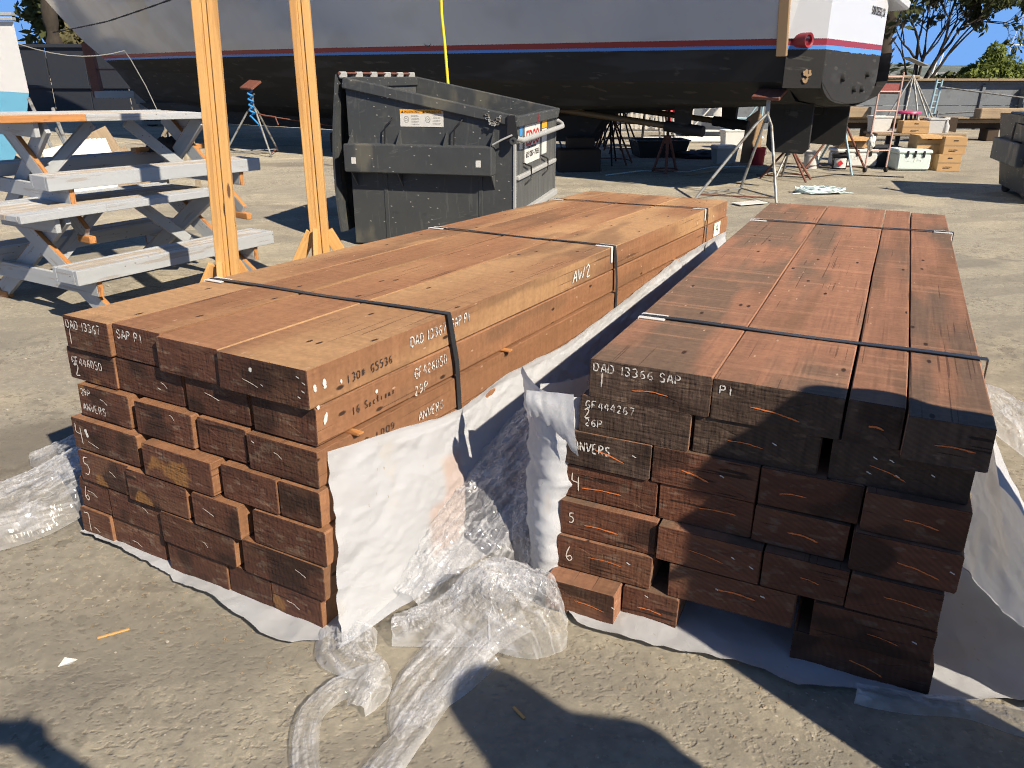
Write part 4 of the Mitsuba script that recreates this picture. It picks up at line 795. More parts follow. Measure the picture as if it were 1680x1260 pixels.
# second dumpster at the right edge
def dumpster2():
    k = thing('dumpster', 'black dumpster on castors cut off by the right edge of the picture', 'dumpster')
    O = np.array([6.80, 10.72, 0]); w = nrm([.30, .954, 0]); s = nrm([.954, -.30, 0]); ez = np.array([0, 0, 1.0]); P = lambda x, y, z: O + s * x + w * y + ez * z
    L, W, H = 1.7, 1.5, 1.10
    V = [P(.04, 0, .10), P(L, 0, .10), P(L, W, .10), P(.04, W, .10), P(-.14, -.04, H), P(L, -.04, H), P(L, W, H), P(-.14, W, H)]
    part(k, 'body', MB().add(V, [[0, 3, 2, 1], [0, 1, 5, 4], [1, 2, 6, 5], [2, 3, 7, 6], [3, 0, 4, 7]]), 'dumpster_mat')
    for z, h in ((.86, .20), (.50, .33), (.25, .05), (H - .03, .07)): part(k, 'rim' if z > 1 else 'pocket', MB().beam(P(-.13 + .12 * (1 - z), -.06, z), P(L, -.06, z), .10 if h > .1 else .06, h, ez, c=.012), 'dumpster_mat')
    part(k, 'side_pocket', MB().beam(P(-.12, .05, .62), P(-.12, W - .05, .62), .10, .3, ez, c=.01), 'dumpster_mat')
    part(k, 'handle', tube1([P(-.12, .15, 1.0), P(-.24, .15, 1.03), P(-.25, .15, .80), P(-.12, .15, .78)], .014, 6), 'black_plastic_mat', True)
    part(k, 'lid', MB().beam(P(-.1, W * .35, H + .02), P(L, W * .35, H + .05), W * .8, .03, ez, c=.01), 'black_plastic_mat')
    part(k, 'lifting_arm', MB().beam(P(-.02, .02, H - .04), P(.16, .12, H + .48), .10, .06, w, c=.01), 'old_plank_mat')
    part(k, 'step', tube1([P(-.04, -.02, .13), P(.0, -.10, .10), P(.22, -.12, .10), P(.26, -.02, .13)], .014, 6), 'black_plastic_mat', True)
    for x, y in ((.12, .10), (L - .15, .1), (.12, W - .15)):
        c = part(k, 'castor', MB().lathe(P(x, y, .075) - s * .02, [(0, -.02), (.055, -.02), (.075, -.012), (.075, .03), (.055, .04), (0, .04)], 20, nrm(w * .4 + s)), 'rubber_mat', 40)
        part(c, 'fork', MB().beam(P(x, y, .08), P(x, y, .17), .06, .03, w), 'hatch_grey_mat')
    part(k, 'reflector', MB().beam(P(.12, -.1125, .46), P(.18, -.1125, .46), .002, .06, ez, c=.0005), 'label_white_mat')
    for x0, z, m in ((.02, .99, 'label_white_mat'), (.16, .93, 'blue_ink_mat'), (.14, .80, 'label_white_mat')): part(k, 'sticker', MB().beam(P(x0, -.114, z), P(x0 + .11, -.114, z), .002, .09, ez, c=.0005), m)
dumpster2()

# ------------------------------------------------------------------ the big boat on stands
BO = np.array([3.5, 11.0, 0.0]); BL_ = np.array([-math.sin(math.radians(54)), math.cos(math.radians(54)), 0]); BW = np.array([BL_[1], -BL_[0], 0])
CW = 2.1                                                # half beam: the centre line lies this far across from the near stern corner
def bp(t, h, z): return BO + BL_ * t + BW * (CW - h) + np.array([0, 0, z])      # h: half breadth towards the viewer
def boat():
    k = thing('boat', 'huge white hulled boat with black bottom and red waterline propped on stands', 'boat')
    NS = 70
    # levels: (z at the stern, z at the bow, bow end t, half breadth at stern, fullness start, exponent)
    def level(s, z0, z1, tb, h0, st, ex, zp=1.0):
        t = s * tb; q = max(0, (s - st) / (1 - st)); return t, h0 * (1 - q ** ex), z0 + (z1 - z0) * s ** zp
    Z1, Z2 = 1.965, 2.042
    def topside(f):                      # f from 0 at the red stripe to 1 at the sheer
        return lambda s: level(s, Z2 + (4.3 - Z2) * f, 2.11 + (6.2 - 2.11) * f, 20.6 + 5.9 * f ** .85, CW + .35 * (f * 2.2), .30 + .18 * f, 2.1 + .9 * f)
    stripe0 = lambda s: level(s, Z1, 2.02, 20.45, CW - .035, .30, 2.1); stripe1 = lambda s: level(s, Z2, 2.11, 20.6, CW, .30, 2.1); tape0 = lambda s: level(s, Z1 - .042, 1.975, 20.38, CW - .042, .30, 2.1)
    chine = lambda s: level(s, 1.52, 1.72, 19.9, CW - .16, .22, 1.7, 2.0)
    low = lambda s: (s * 19.2, (1.45 - .1 * s) * (1 - max(0, (s - .1) / .9) ** 1.3), 1.27 - .35 * min(1, s * 2) + .25 * max(0, s - .8) / .2 * 1.0)
    def keel(s):
        t = s * 18.6; return t, 0.0, (1.16 - .55 * smooth(t / 9)) if t < 16.5 else .61 + (t - 16.5) / 2.1 * .25
    def smooth(x): x = min(max(x, 0), 1); return x * x * (3 - 2 * x)
    S = np.linspace(0, 1, NS)
    def loft(fa, fb, n=2, side=1):
        P = np.zeros((NS, n, 3))
        for i, s in enumerate(S):
            A, B = np.array(fa(s)), np.array(fb(s))
            for j in range(n): t, h, z = A + (B - A) * j / (n - 1); P[i, j] = bp(t, h * side, z)
        return P if side > 0 else P[:, ::-1]
    def both(fa, fb, n=2):
        m = MB()
        for sd in (1, -1): m.grid(loft(fa, fb, n, sd))
        return m
    top = MB(); fs = np.linspace(0, 1, 15)
    for sd in (1, -1):
        P = np.zeros((NS, len(fs), 3))
        for j, f in enumerate(fs):
            g = topside(f)
            for i, s in enumerate(S): t, h, z = g(s); P[i, j] = bp(t, h * sd, z)
        top.grid(P if sd > 0 else P[:, ::-1])
    part(k, 'topside', top, 'hull_white_mat', True)
    part(k, 'red_stripe', both(stripe0, stripe1), 'red_stripe_mat', True); part(k, 'blue_tape', both(tape0, stripe0), 'blue_tape_mat', True)
    bot = both(chine, tape0, 3); part(k, 'bottom_side', bot, 'antifoul_mat', True)
    b2 = both(low, chine, 6); 
    for sd in (1, -1): b2.grid(loft(keel, low, 5, sd))
    part(k, 'bottom', b2, 'antifoul_mat', True)
    deck = MB(); g = topside(1.0); deck.grid(np.array([[bp(*(np.array(g(s)) * [1, q, 1])) for q in (1, .5, 0, -.5, -1)] for s in S])); part(k, 'deck', deck, 'hull_white_mat', True)
    part(k, 'deckhouse', MB().beam(bp(3.0, 0, 5.5), bp(13.5, 0, 5.9), 3.6, 2.4, c=.25), 'hull_white_mat')
    # deadwood keel
    kz = .43; prof = [(3.6, 1.12), (4.05, kz + .03), (16.2, kz), (18.0, .60), (18.7, .86), (17, .9), (9, .9)]
    part(k, 'keel', MB().prism(prof, .34, bp(0, 0, 0), BL_, np.array([0, 0, 1.0])), 'antifoul_mat')
    # stern: quarter facets and transom
    C, D = np.array([3.985, 10.93, 0]), None
    lw = np.array([(C - BO) @ BL_, (C - BO) @ BW]); hq = CW - lw[1]; tq = lw[0]
    def trs(h, z): return bp(tq, h if h > 0 else h * .58, z)
    def rows(m, za, zb, ma, hb=None):
        for sd in (1, -1):
            ha = CW - (.035 if zb <= Z2 else 0) ; q = [bp(-.0, ha * sd, za), trs(hq * sd, za), trs(hq * sd, zb), bp(-.0, (ha + (.16 if zb > 3 else 0)) * sd, zb)]
            m.add(q, [[0, 1, 2, 3]] if sd > 0 else [[3, 2, 1, 0]])
    w = MB(); rows(w, Z2, 4.3, None); w.add([trs(hq, Z2), trs(-hq, Z2), trs(-hq, 4.3), trs(hq, 4.3)], [[0, 1, 2, 3]]); part(k, 'transom', w, 'white_gel_mat')
    w = MB(); rows(w, Z1, Z2, None); w.add([trs(hq, Z1), trs(-hq, Z1), trs(-hq, Z2), trs(hq, Z2)], [[0, 1, 2, 3]]); part(k, 'transom_stripe', w, 'red_stripe_mat')
    w = MB(); rows(w, Z1 - .05, Z1, None); n = 24
    e = [Z1 - .05 - .03 * meshkit.noise(np.array([i * .9, 0, 0])) for i in range(n + 1)]
    for i in range(n): h0, h1 = hq - 2 * hq * i / n, hq - 2 * hq * (i + 1) / n; w.add([trs(h0, e[i]), trs(h1, e[i + 1]), trs(h1, Z1), trs(h0, Z1)], [[0, 1, 2, 3]])
    part(k, 'transom_tape', w, 'blue_tape_mat', label='ragged blue masking tape along the transom')
    out = [(-hq, Z1 - .05), (-hq, 1.62)] + [(-hq * math.cos(x) ** .6 if x < 1.57 else 0, 1.62 - .40 * math.sin(x)) for x in np.linspace(.1, 1.55, 9)]; out += [(-a * .58, b) for a, b in out[::-1]]
    w = MB().prism(out, .05, bp(tq + .03, 0, 0), BW, np.array([0, 0, 1.0])); rows(w, 1.45, Z1 - .05, None); part(k, 'transom_bottom', w, 'antifoul_mat')
    w = MB()
    for sd in (1, -1): w.grid(np.array([[bp(0, h * sd, z), bp(tq, min(h, hq) * .98 * sd, z + .02)] for h, z in ((CW - .04, 1.93), (CW - .12, 1.50), (1.3, 1.28), (0, 1.16))])[::sd])
    part(k, 'stern_bottom', w, 'antifoul_mat')
    part(k, 'rub_plank', MB().beam(bp(.04, CW + .02, 1.83), bp(.04, CW + .30, 3.4), .14, .05, BW * -1, c=.01), 'fender_wood_mat', label='brown wooden strip where the near side meets the stern')
    for a, z, rr in ((.28, 1.57, .05), (-.28, 1.42, .045), (-.75, 1.42, .045), (-1.05, 1.62, .04)):
        part(k, 'through_hull', MB().lathe(trs(a * 1.2 + .6, z), [(0, .05), (rr * .7, .05), (rr, .03), (rr, -.03)], 14, -BL_), 'antifoul_mat', 40)
    ext = part(k, 'exhaust_pipe', MB().lathe(bp(-.16, CW - .10, 2.02), [(0, .02), (.065, .02), (.065, .10), (.09, .11), (.09, -.10), (.03, -.3)], 20, nrm(-BW * .35 - BL_ * .95)), 'red_stripe_mat', 40, 'red exhaust outlet at the stern corner')
    part(k, 'hatch_pipe', MB().lathe(bp(6.1, CW + .0, 2.12), [(0, .0), (.055, .0), (.075, .012), (.075, -.06)], 16, -BW), 'black_plastic_mat', 40, 'black drain hole just above the red stripe')
    m = text_on('SAN DIEGO, CA', trs(-.22, 2.43) - BL_ * .004, BW, (0, 0, 1), .11, .80, depth=.004); part(k, 'port_lettering', m, 'ink_mat', label='dark lettering SAN DIEGO, CA on the transom')
    part(k, 'drip_marks', strokes_on([[(0, .06), (.02, 0)], [(.03, .08), (.045, .0), (.08, .01)], [(.0, -.03), (.03, -.09), (.06, -.02)], [(.07, .07), (.09, .0)]], (bp(-.0, CW - .04, 1.60) + trs(hq, 1.60)) / 2 + nrm([-.1, -1, 0]) * .02, nrm(C - BO), (0, 0, 1), .03), 'fender_wood_mat', label='yellowish drips on the black stern quarter')
    part(k, 'stern_ledge', MB().beam((5.25, 13.15, 2.90), (5.98, 13.65, 2.60), .5, .14, c=.03), 'white_gel_mat')
    # rudders, struts, shafts
    for h, zz in ((.72, .52), (-1.25, .52)):
        pl = [(-.33, 1.25), (.30, 1.25), (.30, zz + .10), (.22, zz + .01), (-.25, zz), (-.33, zz + .08)]
        part(k, 'rudder', MB().prism(pl, .06, bp(.28, h, 0), BL_, np.array([0, 0, 1.0])), 'antifoul_mat'); part(k, 'rudder_stock', tube1([bp(.33, h, 1.0), bp(.33, h, 1.4)], .05, 10), 'antifoul_mat', True)
    for h in (.75, -1.2):
        part(k, 'shaft', tube1([bp(1.75, h, .80), bp(6.9, h * .86, 1.28)], .052, 10), 'shaft_mat', True); part(k, 'strut', MB().prism([(-.14, 1.3), (.16, 1.3), (.12, .74), (-.10, .70)], .10, bp(1.95, h, 0), BL_, np.array([0, 0, 1.0])), 'antifoul_mat')
        part(k, 'strut_barrel', tube1([bp(1.6, h, .78), bp(2.25, h, .84)], .085, 12), 'antifoul_mat', True)
    return k
mat('shaft', (.11, .075, .035), .5)
for k_ in ('shaft_mat',): scene[k_] = two(scene[k_])
BOAT = boat()

def jackstand(lab, c, zpad, r=.55, rot=0.0, m='steel_mat', lean=(0, 0), pad='rust_mat', zt=None, extra=None, npad=(0, 0, 1)):
    k = thing('jack_stand', lab, 'jack stand', 'stands holding up the boat'); c = np.array([*c, 0.0]); top = c + [lean[0], lean[1], zt or zpad * .72]; hd = c + [lean[0], lean[1], zpad]
    feet = []
    for i in range(3):
        a = rot + i * 2.0944; f = c + [r * math.cos(a), r * math.sin(a), .01]; feet.append(f); mid = top + (f - top) * .12 + np.array([math.cos(a), math.sin(a), 0]) * .05
        part(k, 'leg', tube1([top + [0, 0, .02], mid, f], .021, 8), m, True)
    for i in range(3): part(k, 'spreader', tube1([feet[i] + (top - feet[i]) * .06, feet[(i + 1) % 3] + (top - feet[(i + 1) % 3]) * .06], .011, 6), m if i else 'rust_mat', True)
    part(k, 'sleeve', tube1([top - [0, 0, .10], top + [0, 0, .22]], .028, 10), m, True); part(k, 'screw', tube1([top + [0, 0, .2], hd], .017, 8), 'rust_mat', True); part(k, 'nut', tube1([top + [-.07, 0, .24], top + [.07, 0, .24]], .012, 6), 'steel_mat', True)
    n = nrm(npad); e = nrm(np.cross(n, BW + [0, 0, .01])); part(k, 'pad', MB().beam(hd - e * .19, hd + e * .19, .30, .045, n, c=.006), pad)
    return k
jackstand('tall galvanised stand under the near stern corner of the boat', (3.12, 11.2), 1.37, .62, 3.35, lean=(.33, .12), zt=1.10, npad=(-.2, -.35, 1), pad='rust_mat')
k = jackstand('pale stand with blue strap tied round it, left of the posts', (-5.45, 17.6), 1.40, .70, -.9, zt=.98, npad=(-.3, -.5, 1))
part(k, 'blue_lashing', tube1([(-5.45 + .05 * math.cos(i * .9), 17.5 + .05 * math.sin(i * .9), 1.30 - i * .016) for i in range(34)] + [(-5.3, 17.4, .62), (-5.2, 17.3, .4)], .020, 5), 'blue_strap_mat', True); part(k, 'chain', tube1([(-5.4, 17.5, .85), (-5.15, 17.45, .80), (-4.95, 17.4, .78), (-4.9, 17.4, .62)], .018, 5), 'rust_mat', True); part(k, 'chain', tube1([(-5.0, 17.4, .78), (-3.2, 18.2, .45), (-.5, 19.6, .3)], .012, 5), 'rust_mat', True)
jackstand('thin stand under the hull just behind the dumpster', (.62, 16.4), 1.30, .5, .3, zt=1.0, npad=(-.2, -.3, 1), pad='dark_wood_mat')
jackstand('dim stand under the bow in the shadow at far left', (-9.6, 24.5), 1.45, .6, .5, m='rust_mat', zt=1.05, npad=(-.3, -.5, 1))
def redstand():
    k = thing('screw_stand', 'dark red stand with three splayed legs in the shadow under the boat', 'stand', 'stands holding up the boat'); c = np.array([2.70, 14.4, 0])
    for a in (.4, 2.5, 4.6):
        part(k, 'leg', beam1(c + [.24 * math.cos(a), .24 * math.sin(a), 0], c + [.05 * math.cos(a), .05 * math.sin(a), .58], .05, .03), 'rust_mat')
    part(k, 'collar', MB().lathe(c + [0, 0, .5], [(0, 0), (.075, 0), (.06, .12), (0, .12)], 14), 'rust_mat'); part(k, 'screw', tube1([c + [0, 0, .55], c + [0, 0, 1.12]], .022, 8), 'dark_wood_mat', True); part(k, 'handle', tube1([c + [-.12, 0, .62], c + [.12, 0, .62]], .014, 6), 'rust_mat', True); part(k, 'foot_ring', tube1([c + [.23 * math.cos(a), .23 * math.sin(a), .05] for a in np.linspace(0, 6.28, 20)], .014, 6), 'rust_mat', True)
redstand()
def wide_stand(lab, c, r, z, n, m, seed, top=.8):
    k = thing('low_stand', lab, 'stand', 'stands holding up the boat'); c = np.array([*c, 0.0]); rs = random.Random(seed)
    for i in range(n):
        a = i * 6.283 / n + rs.random() * .3; part(k, 'leg', tube1([c + [.03 * math.cos(a), .03 * math.sin(a), z], c + [r * math.cos(a), r * math.sin(a), .01]], .019, 7), m if i % 2 else 'rust_mat', True)
    part(k, 'post', tube1([c + [0, 0, z - .1], c + [0, 0, top]], .022, 8), m, True); part(k, 'brace', tube1([c + [r * .9 * math.cos(a), r * .9 * math.sin(a), .06] for a in np.linspace(0, 2.2, 6)], .012, 6), 'rust_mat', True)
    part(k, 'pad', MB().box(c + [0, 0, top + .02], (.2, .2, .04)), 'rust_mat')
wide_stand('low splayed stand under the near rudder with five thin legs', (4.50, 13.35), .42, .50, 5, 'steel_mat', 3, .49)
wide_stand('bluish stand with splayed legs behind the far rudder', (5.75, 14.5), .62, .86, 4, 'pipe_blue_mat', 6, 1.15)
wide_stand('dark many legged stand in the gap under the keel', (1.85, 15.9), .5, .95, 7, 'black_plastic_mat', 5, 1.0)
# blocks under the keel
for i, (c, s, lab, m) in enumerate((((1.18, 14.72, .19), (.75, .62, .38), 'dark timber crib block under the keel, nearest one', 'dark_wood_mat'), ((1.22, 14.9, .475), (.5, .42, .18), 'smaller dark block stacked on the nearest keel block', 'dark_wood_mat'), ((-3.6, 18.6, .20), (.9, .6, .40), 'dark keel block in deep shadow left of the dumpster', 'dark_wood_mat'))):
    k = thing('keel_block', lab, 'block', 'blocks under the keel')
    for j in range(3): part(k, 'timber', MB().box(np.array(c) + [0, (j - 1) * s[1] / 3, 0], (s[0], s[1] / 3 - .01, s[2]), .2, .012), m)
# things lying in the shade under the boat
def bin_(name, lab, cat, c, s, rz, m, taper=.85, lid=None, h2=.0):
    k = thing(name, lab, cat); c = np.array([*c, 0.0]); cx, sx = math.cos(rz), math.sin(rz); ex, ey = np.array([cx, sx, 0]), np.array([-sx, cx, 0]); ez = np.array([0, 0, 1.0])
    ring = lambda f, z, t=0: [c + ex * a * (s[0] / 2 * f - t) + ey * b * (s[1] / 2 * f - t) + ez * z for a, b in ((-1, -1), (1, -1), (1, 1), (-1, 1))]
    L = np.array([ring(taper, 0), ring(1, s[2]), ring(1, s[2], .02), ring(taper, .02, .02)]); part(k, 'body', MB().grid(L, closed=True).add(ring(taper, .02, .02), [[0, 1, 2, 3]]), m)
    rm = MB(); q = ring(1.02, s[2])
    for i in range(4): rm.beam(q[i], q[(i + 1) % 4], .03, .03)
    part(k, 'rim', rm, m)
    if lid: part(k, 'lid', MB().box(c + ez * (s[2] + .03), (s[0] * 1.04, s[1] * 1.04, .05), rz, .012), lid)
    return k
bin_('tub', 'large black plastic tub in the shade under the boat', 'tub', (3.1, 17.4), (1.1, .7, .34), .1, 'black_plastic_mat')
bin_('storage_bin', 'translucent grey storage bin beside the leaning cardboard sheet', 'bin', (4.15, 16.1), (.42, .36, .28), .1, 'clear_bin_mat', lid='cool_grey_mat')
bin_('storage_bin', 'grey bin standing below the prop shaft bracket', 'bin', (5.2, 19.5), (.52, .4, .40), .1, 'cool_grey_mat')
k = solid('cardboard_sheet', MB().prism([(0, 0), (.34, 0), (.36, .8), (.22, 1.0), (.02, .85)], .02, (4.42, 15.9, .02), nrm([.98, -.15, 0]), nrm([.10, .25, .95])), 'fender_wood_mat', 'brown board leaning in the shade behind the tall stern stand', 'board')
def pail(name, lab, c, r, h, m, handle=True, lid=None, band=None):
    k = thing(name, lab, 'bucket'); c = np.array([*c, 0.0]); part(k, 'body', MB().lathe(c, [(0, .003), (r * .86, .003), (r, h), (r * 1.05, h), (r * 1.05, h - .03), (r, h - .03)], 22), m, 40)
    if lid: part(k, 'lid', MB().lathe(c + [0, 0, h], [(r * 1.04, -.01), (r * 1.04, .015), (0, .02)], 22), lid, 40)
    for z in (.74, .84): part(k, 'rib', MB().lathe(c, [(r * .98, h * z), (r * 1.04, h * z), (r * 1.04, h * z + .01), (r * .98, h * z + .012)], 22), m, 40)
    if handle: part(k, 'handle', tube1([c + [r * 1.05 * math.cos(a), -.04 - .05 * math.sin(a), h * .8 - .12 * math.sin(a)] for a in np.linspace(0, 3.14, 12)], .005, 5), 'steel_mat', True)
    return k
pail('bucket', 'white plastic bucket on the ground right of the rudders', (5.52, 15.12), .14, .31, 'white_plastic_mat')
pail('bucket', 'red pail standing in front of the leaning brown board', (4.72, 15.75), .13, .32, 'red_plastic_mat')
pail('paint_can', 'small white can standing beside the black tub under the boat', (3.75, 17.9), .07, .2, 'white_plastic_mat', False)
k = pail('solvent_can', 'black can with white label and red diamond left of the grey cool box', (6.02, 15.05), .145, .27, 'black_plastic_mat', True)
cc = np.array([6.02, 15.05, 0]); m = MB(); gg = np.linspace(-2.6, -1.1, 9); m.grid(np.array([[cc + [.150 * math.cos(a), .150 * math.sin(a), z] for z in (.03, .20)] for a in gg])); part(k, 'label', m, 'label_white_mat', True, 'white hazard label')
part(k, 'diamond', MB().add([cc + [-.045 + q * .055, -.157, .115 + r_ * .055] for q, r_ in ((-1, 0), (0, -1), (1, 0), (0, 1))], [[0, 1, 2, 3]]), 'red_plastic_mat')

# cool boxes, cartons
def coolbox(lab, O, L, D, H, rz, m, lidm):
    k = thing('cool_box', lab, 'cool box'); cx, sx = math.cos(rz), math.sin(rz); ex, ey, ez = np.array([cx, sx, 0]), np.array([-sx, cx, 0]), np.array([0, 0, 1.0]); O = np.array([*O, 0.0]); P = lambda x, y, z: O + ex * x + ey * y + ez * z
    part(k, 'body', MB().beam(P(0, D / 2, H * .42), P(L, D / 2, H * .42), D, H * .78, ez, c=.03), m); part(k, 'lid', MB().beam(P(-.015, D / 2, H * .90), P(L + .015, D / 2, H * .90), D + .03, H * .2, ez, c=.025), lidm)
    for x in (.08, L - .08): part(k, 'foot', MB().beam(P(x - .05, D / 2, .015), P(x + .05, D / 2, .015), D * .9, .03, ez), 'black_plastic_mat')
    for x in (.16, L * .5, L - .14): part(k, 'latch', MB().beam(P(x - .02, -.012, H * .80), P(x + .02, -.012, H * .80), .02, .11, ez, c=.004), 'black_plastic_mat')
    hm = MB(); a, b = D * .36, D * .64
    for p, q in (((a, .80), (b, .80)), ((a, .80), (a, .56)), ((b, .80), (b, .56)), ((a, .56), (b, .56))): hm.beam(P(L + .012, p[0], H * p[1]), P(L + .012, q[0], H * q[1]), .02, .02, ez if p[0] != q[0] else ex, c=.004)
    part(k, 'handle', hm, 'black_plastic_mat'); part(k, 'drain', MB().beam(P(L + .008, D * .25, .07), P(L + .008, D * .45, .07), .015, .05, ez, c=.004), 'black_plastic_mat')
    part(k, 'chalk_text', strokes_on([[(0, 0), (.08, .01)], [(.12, .05), (.16, .06), (.15, .03), (.13, 0), (.17, 0)], [(.2, .06), (.2, 0)], [(.2, .03), (.26, .03), (.26, 0)]], P(L * .25, -.006, H * .45), ex, ez, .008), 'label_white_mat')
coolbox('pale mint cool box with black latches in front of the cartons', (6.92, 14.72), .58, .56, .37, -.10, 'mint_mat', 'mint_mat')
coolbox('light grey cool box behind the bottom of the step ladder', (6.05, 15.3), .75, .5, .33, -.06, 'cool_grey_mat', 'white_plastic_mat')
def carton(lab, c, s, rz, open_=False):
    k = thing('carton', lab, 'cardboard box', 'brown cardboard cartons'); c = np.array(c, float); part(k, 'body', MB().box(c + [0, 0, s[2] / 2], s, rz, .006), 'cardboard_mat')
    cx, sx = math.cos(rz), math.sin(rz); ex, ey, ez = np.array([cx, sx, 0]), np.array([-sx, cx, 0]), np.array([0, 0, 1.0]); f = c - ey * (s[1] / 2 + .002) + ez * s[2] * .5
    part(k, 'tape', MB().beam(f - ex * s[0] * .5, f + ex * s[0] * .5, .002, .03, ez, c=.0004), 'fender_wood_mat')
    part(k, 'print', strokes_on([[(-.1, .0), (.06, .0)], [(-.1, -.025), (.02, -.025)]], f - ez * s[2] * .25, ex, ez, .014), 'dark_wood_mat')
    part(k, 'hand_hole', MB().beam(f + ez * s[2] * .28 - ex * .04, f + ez * s[2] * .28 + ex * .04, .003, .022, ez, c=.0004), 'dark_wood_mat')
    if open_:
        for d, a in ((ex, s[0]), (-ey, s[1])):
            o = c + ez * s[2] + d * a / 2; part(k, 'flap', MB().beam(o, o + d * .12 - ez * .05, (s[1] if d is ex else s[0]) * .95, .005, np.cross(d, ez) * 0 + ez, c=.001), 'cardboard_mat')
    return k
carton('lower carton of the right hand pair beside the mint cool box', (7.86, 14.86, 0), (.40, .36, .29), -.10); carton('upper carton of the right hand pair, with dark print', (7.92, 14.86, .292), (.38, .34, .30), -.14)
carton('lower carton half hidden behind the mint cool box', (7.50, 15.1, 0), (.36, .36, .29), -.05); carton('upper open carton with its flap hanging out beside the table', (7.55, 15.12, .292), (.42, .4, .31), -.05, True)
carton('open brown carton standing on the light grey cool box', (6.36, 15.5, .352), (.55, .35, .18), -.06, True)

# ------------------------------------------------------------------ tall ladder on castors
def ladder():
    k = thing('ladder', 'pinkish steel ladder section on castors with a red board across', 'ladder'); A, B = np.array([6.20, 14.35, .10]), np.array([6.60, 14.42, .10]); tl = np.array([.09, .12, 1.56])
    for p in (A, B): part(k, 'rail', tube1([p, p + tl], .017, 8), 'pink_steel_mat', True)
    for z in (.18, .38, .60, .80, .95): part(k, 'rung', tube1([A + tl * z, B + tl * z], .013, 8), 'pink_steel_mat', True)
    for p in (A, B):
        c = part(k, 'castor', MB().lathe(p - [.012, 0, .045], [(0, 0), (.045, 0), (.045, .03), (0, .03)], 16, (1, .2, 0)), 'rubber_mat', 40); part(c, 'fork', beam1(p - [0, 0, .05], p + [0, 0, .04], .03, .012), 'steel_mat')
    part(k, 'red_board', MB().beam(A + tl * .83 + [0, .03, .0], B + tl * .83 + [-.02, .03, 0], .03, .17, (0, 0, 1)), 'red_board_mat', label='dull red board fixed across the upper rungs')
mat('pink_steel', (.48, .32, .28), .5); mat('red_board', (.22, .06, .055), .7)
for k_ in ('pink_steel_mat', 'red_board_mat'): scene[k_] = two(scene[k_])
ladder()
k = solid('rag', MB().tm(trimesh.creation.icosphere(2, .10)), 'white_plastic_mat', 'white crumpled rag tied to the left rail of the ladder', 'rag', smooth=True)
V = trimesh.creation.icosphere(3, .12).vertices; F_ = trimesh.creation.icosphere(3, .12).faces; V = V * [.6, .6, 1.1] * (0.5 + .9 * meshkit.fbm(V * 16, 3, 5))[:, None] + [6.22, 14.30, .52]; put(k, MB().add(V, F_), 'white_plastic_mat', True)

# heap of pale rope on the ground
def rope_heap():
    pts = []
    for i in range(260):
        a = i * .61 + .4 * math.sin(i * .13); r = .08 + .20 * abs(math.sin(i * .37)) ; pts.append([4.50 + 1.05 * r * math.cos(a) + .09 * math.sin(i * .05), 11.80 + .75 * r * math.sin(a),   .015 + .07 * R.random()])
    return MB().tube([[4.05, 11.66, .01], [4.15, 11.68, .012], [4.25, 11.74, .02]] + pts + [[4.8, 11.75, .015], [4.95, 11.72, .01]], .010, 5)
solid('rope_heap', rope_heap(), 'pale_rope_mat', 'tangled heap of pale blue rope on the ground behind the right stack', 'rope', smooth=True)
rp = np.array([(-12.0, 22.6, 2.62), (-9.3, 19.9, 2.80), (-6.55, 17.1, 3.10), (-4.4, 14.9, 3.28), (-2.2, 12.9, 3.5)]); rt = np.linspace(0, 4, 60)
solid('rope', tube1(np.stack([np.interp(rt, range(5), rp[:, k_]) for k_ in range(3)], 1) - np.array([0, 0, 1.0]) * (.10 * np.sin(rt / 4 * np.pi))[:, None], .016 + .004 * np.sin(rt * 60), 6), 'grey_cloth_mat', 'dark twisted mooring rope slung from the bow across the hull', 'rope', smooth=True)
solid('hose', tube1([(-1.05, 12.55, 3.6), (-1.03, 12.53, 3.0), (-1.02, 12.52, 2.4), (-.985, 12.5, 2.0), (-.95, 12.48, 1.45), (-.9, 12.4, 1.2), (-.85, 12.0, .9)], .021, 8), 'yellow_mat', 'yellow hose hanging from the boat into the dumpster', 'hose', smooth=True)

# ------------------------------------------------------------------ yard wall and the clutter in front of it
def yard_wall():
    k = thing('yard_wall', 'long grey blue boarded wall with tan planks along its top', 'wall'); x0, x1, y, H = 5.6, 24.0, 26.6, 1.46; n = 8
    for i in range(n):
        a, b = x0 + (x1 - x0) * i / n, x0 + (x1 - x0) * (i + 1) / n
        for j, (z0, z1) in enumerate(((0, .72), (.735, H))): part(k, 'panel', MB().beam((a + .01, y + .012 * ((i + j) % 2), (z0 + z1) / 2), (b - .01, y + .012 * ((i + j) % 2), (z0 + z1) / 2), .05, z1 - z0, c=.006), 'wall_mat')
        part(k, 'post', MB().beam((a, y - .06, 0), (a, y - .06, H - .12), .10, .07, (0, 1, 0)), 'wall_mat')
        part(k, 'coping_plank', MB().beam((a, y - .12, H + .03), (b - .012, y - .12 + R.uniform(-.02, .02), H + .03), .34, .07, c=.01), 'old_plank_mat')
    part(k, 'cap_rail', MB().beam((x0, y - .05, H - .045), (x1, y - .05, H - .045), .14, .06), 'wall_mat')
    part(k, 'loose_plank', MB().beam((10.3, 26.35, H + .11), (12.6, 26.35, H + .12), .25, .09, c=.02), 'old_plank_mat')
yard_wall()
for x, l in ((14.5, 0), (17.8, 1)): solid('wall_buttress', MB().beam((x + 1.6, 26.3, 0), (x + 1.6, 26.45, 1.25), .25, .22, (0, 1, 0)).beam((x + 1.4, 25.9, .05), (x + 1.6, 26.4, 1.0), .1, .1), 'wall_mat', ('nearer' if l == 0 else 'farther') + ' grey brace standing against the boarded wall at right', 'brace')
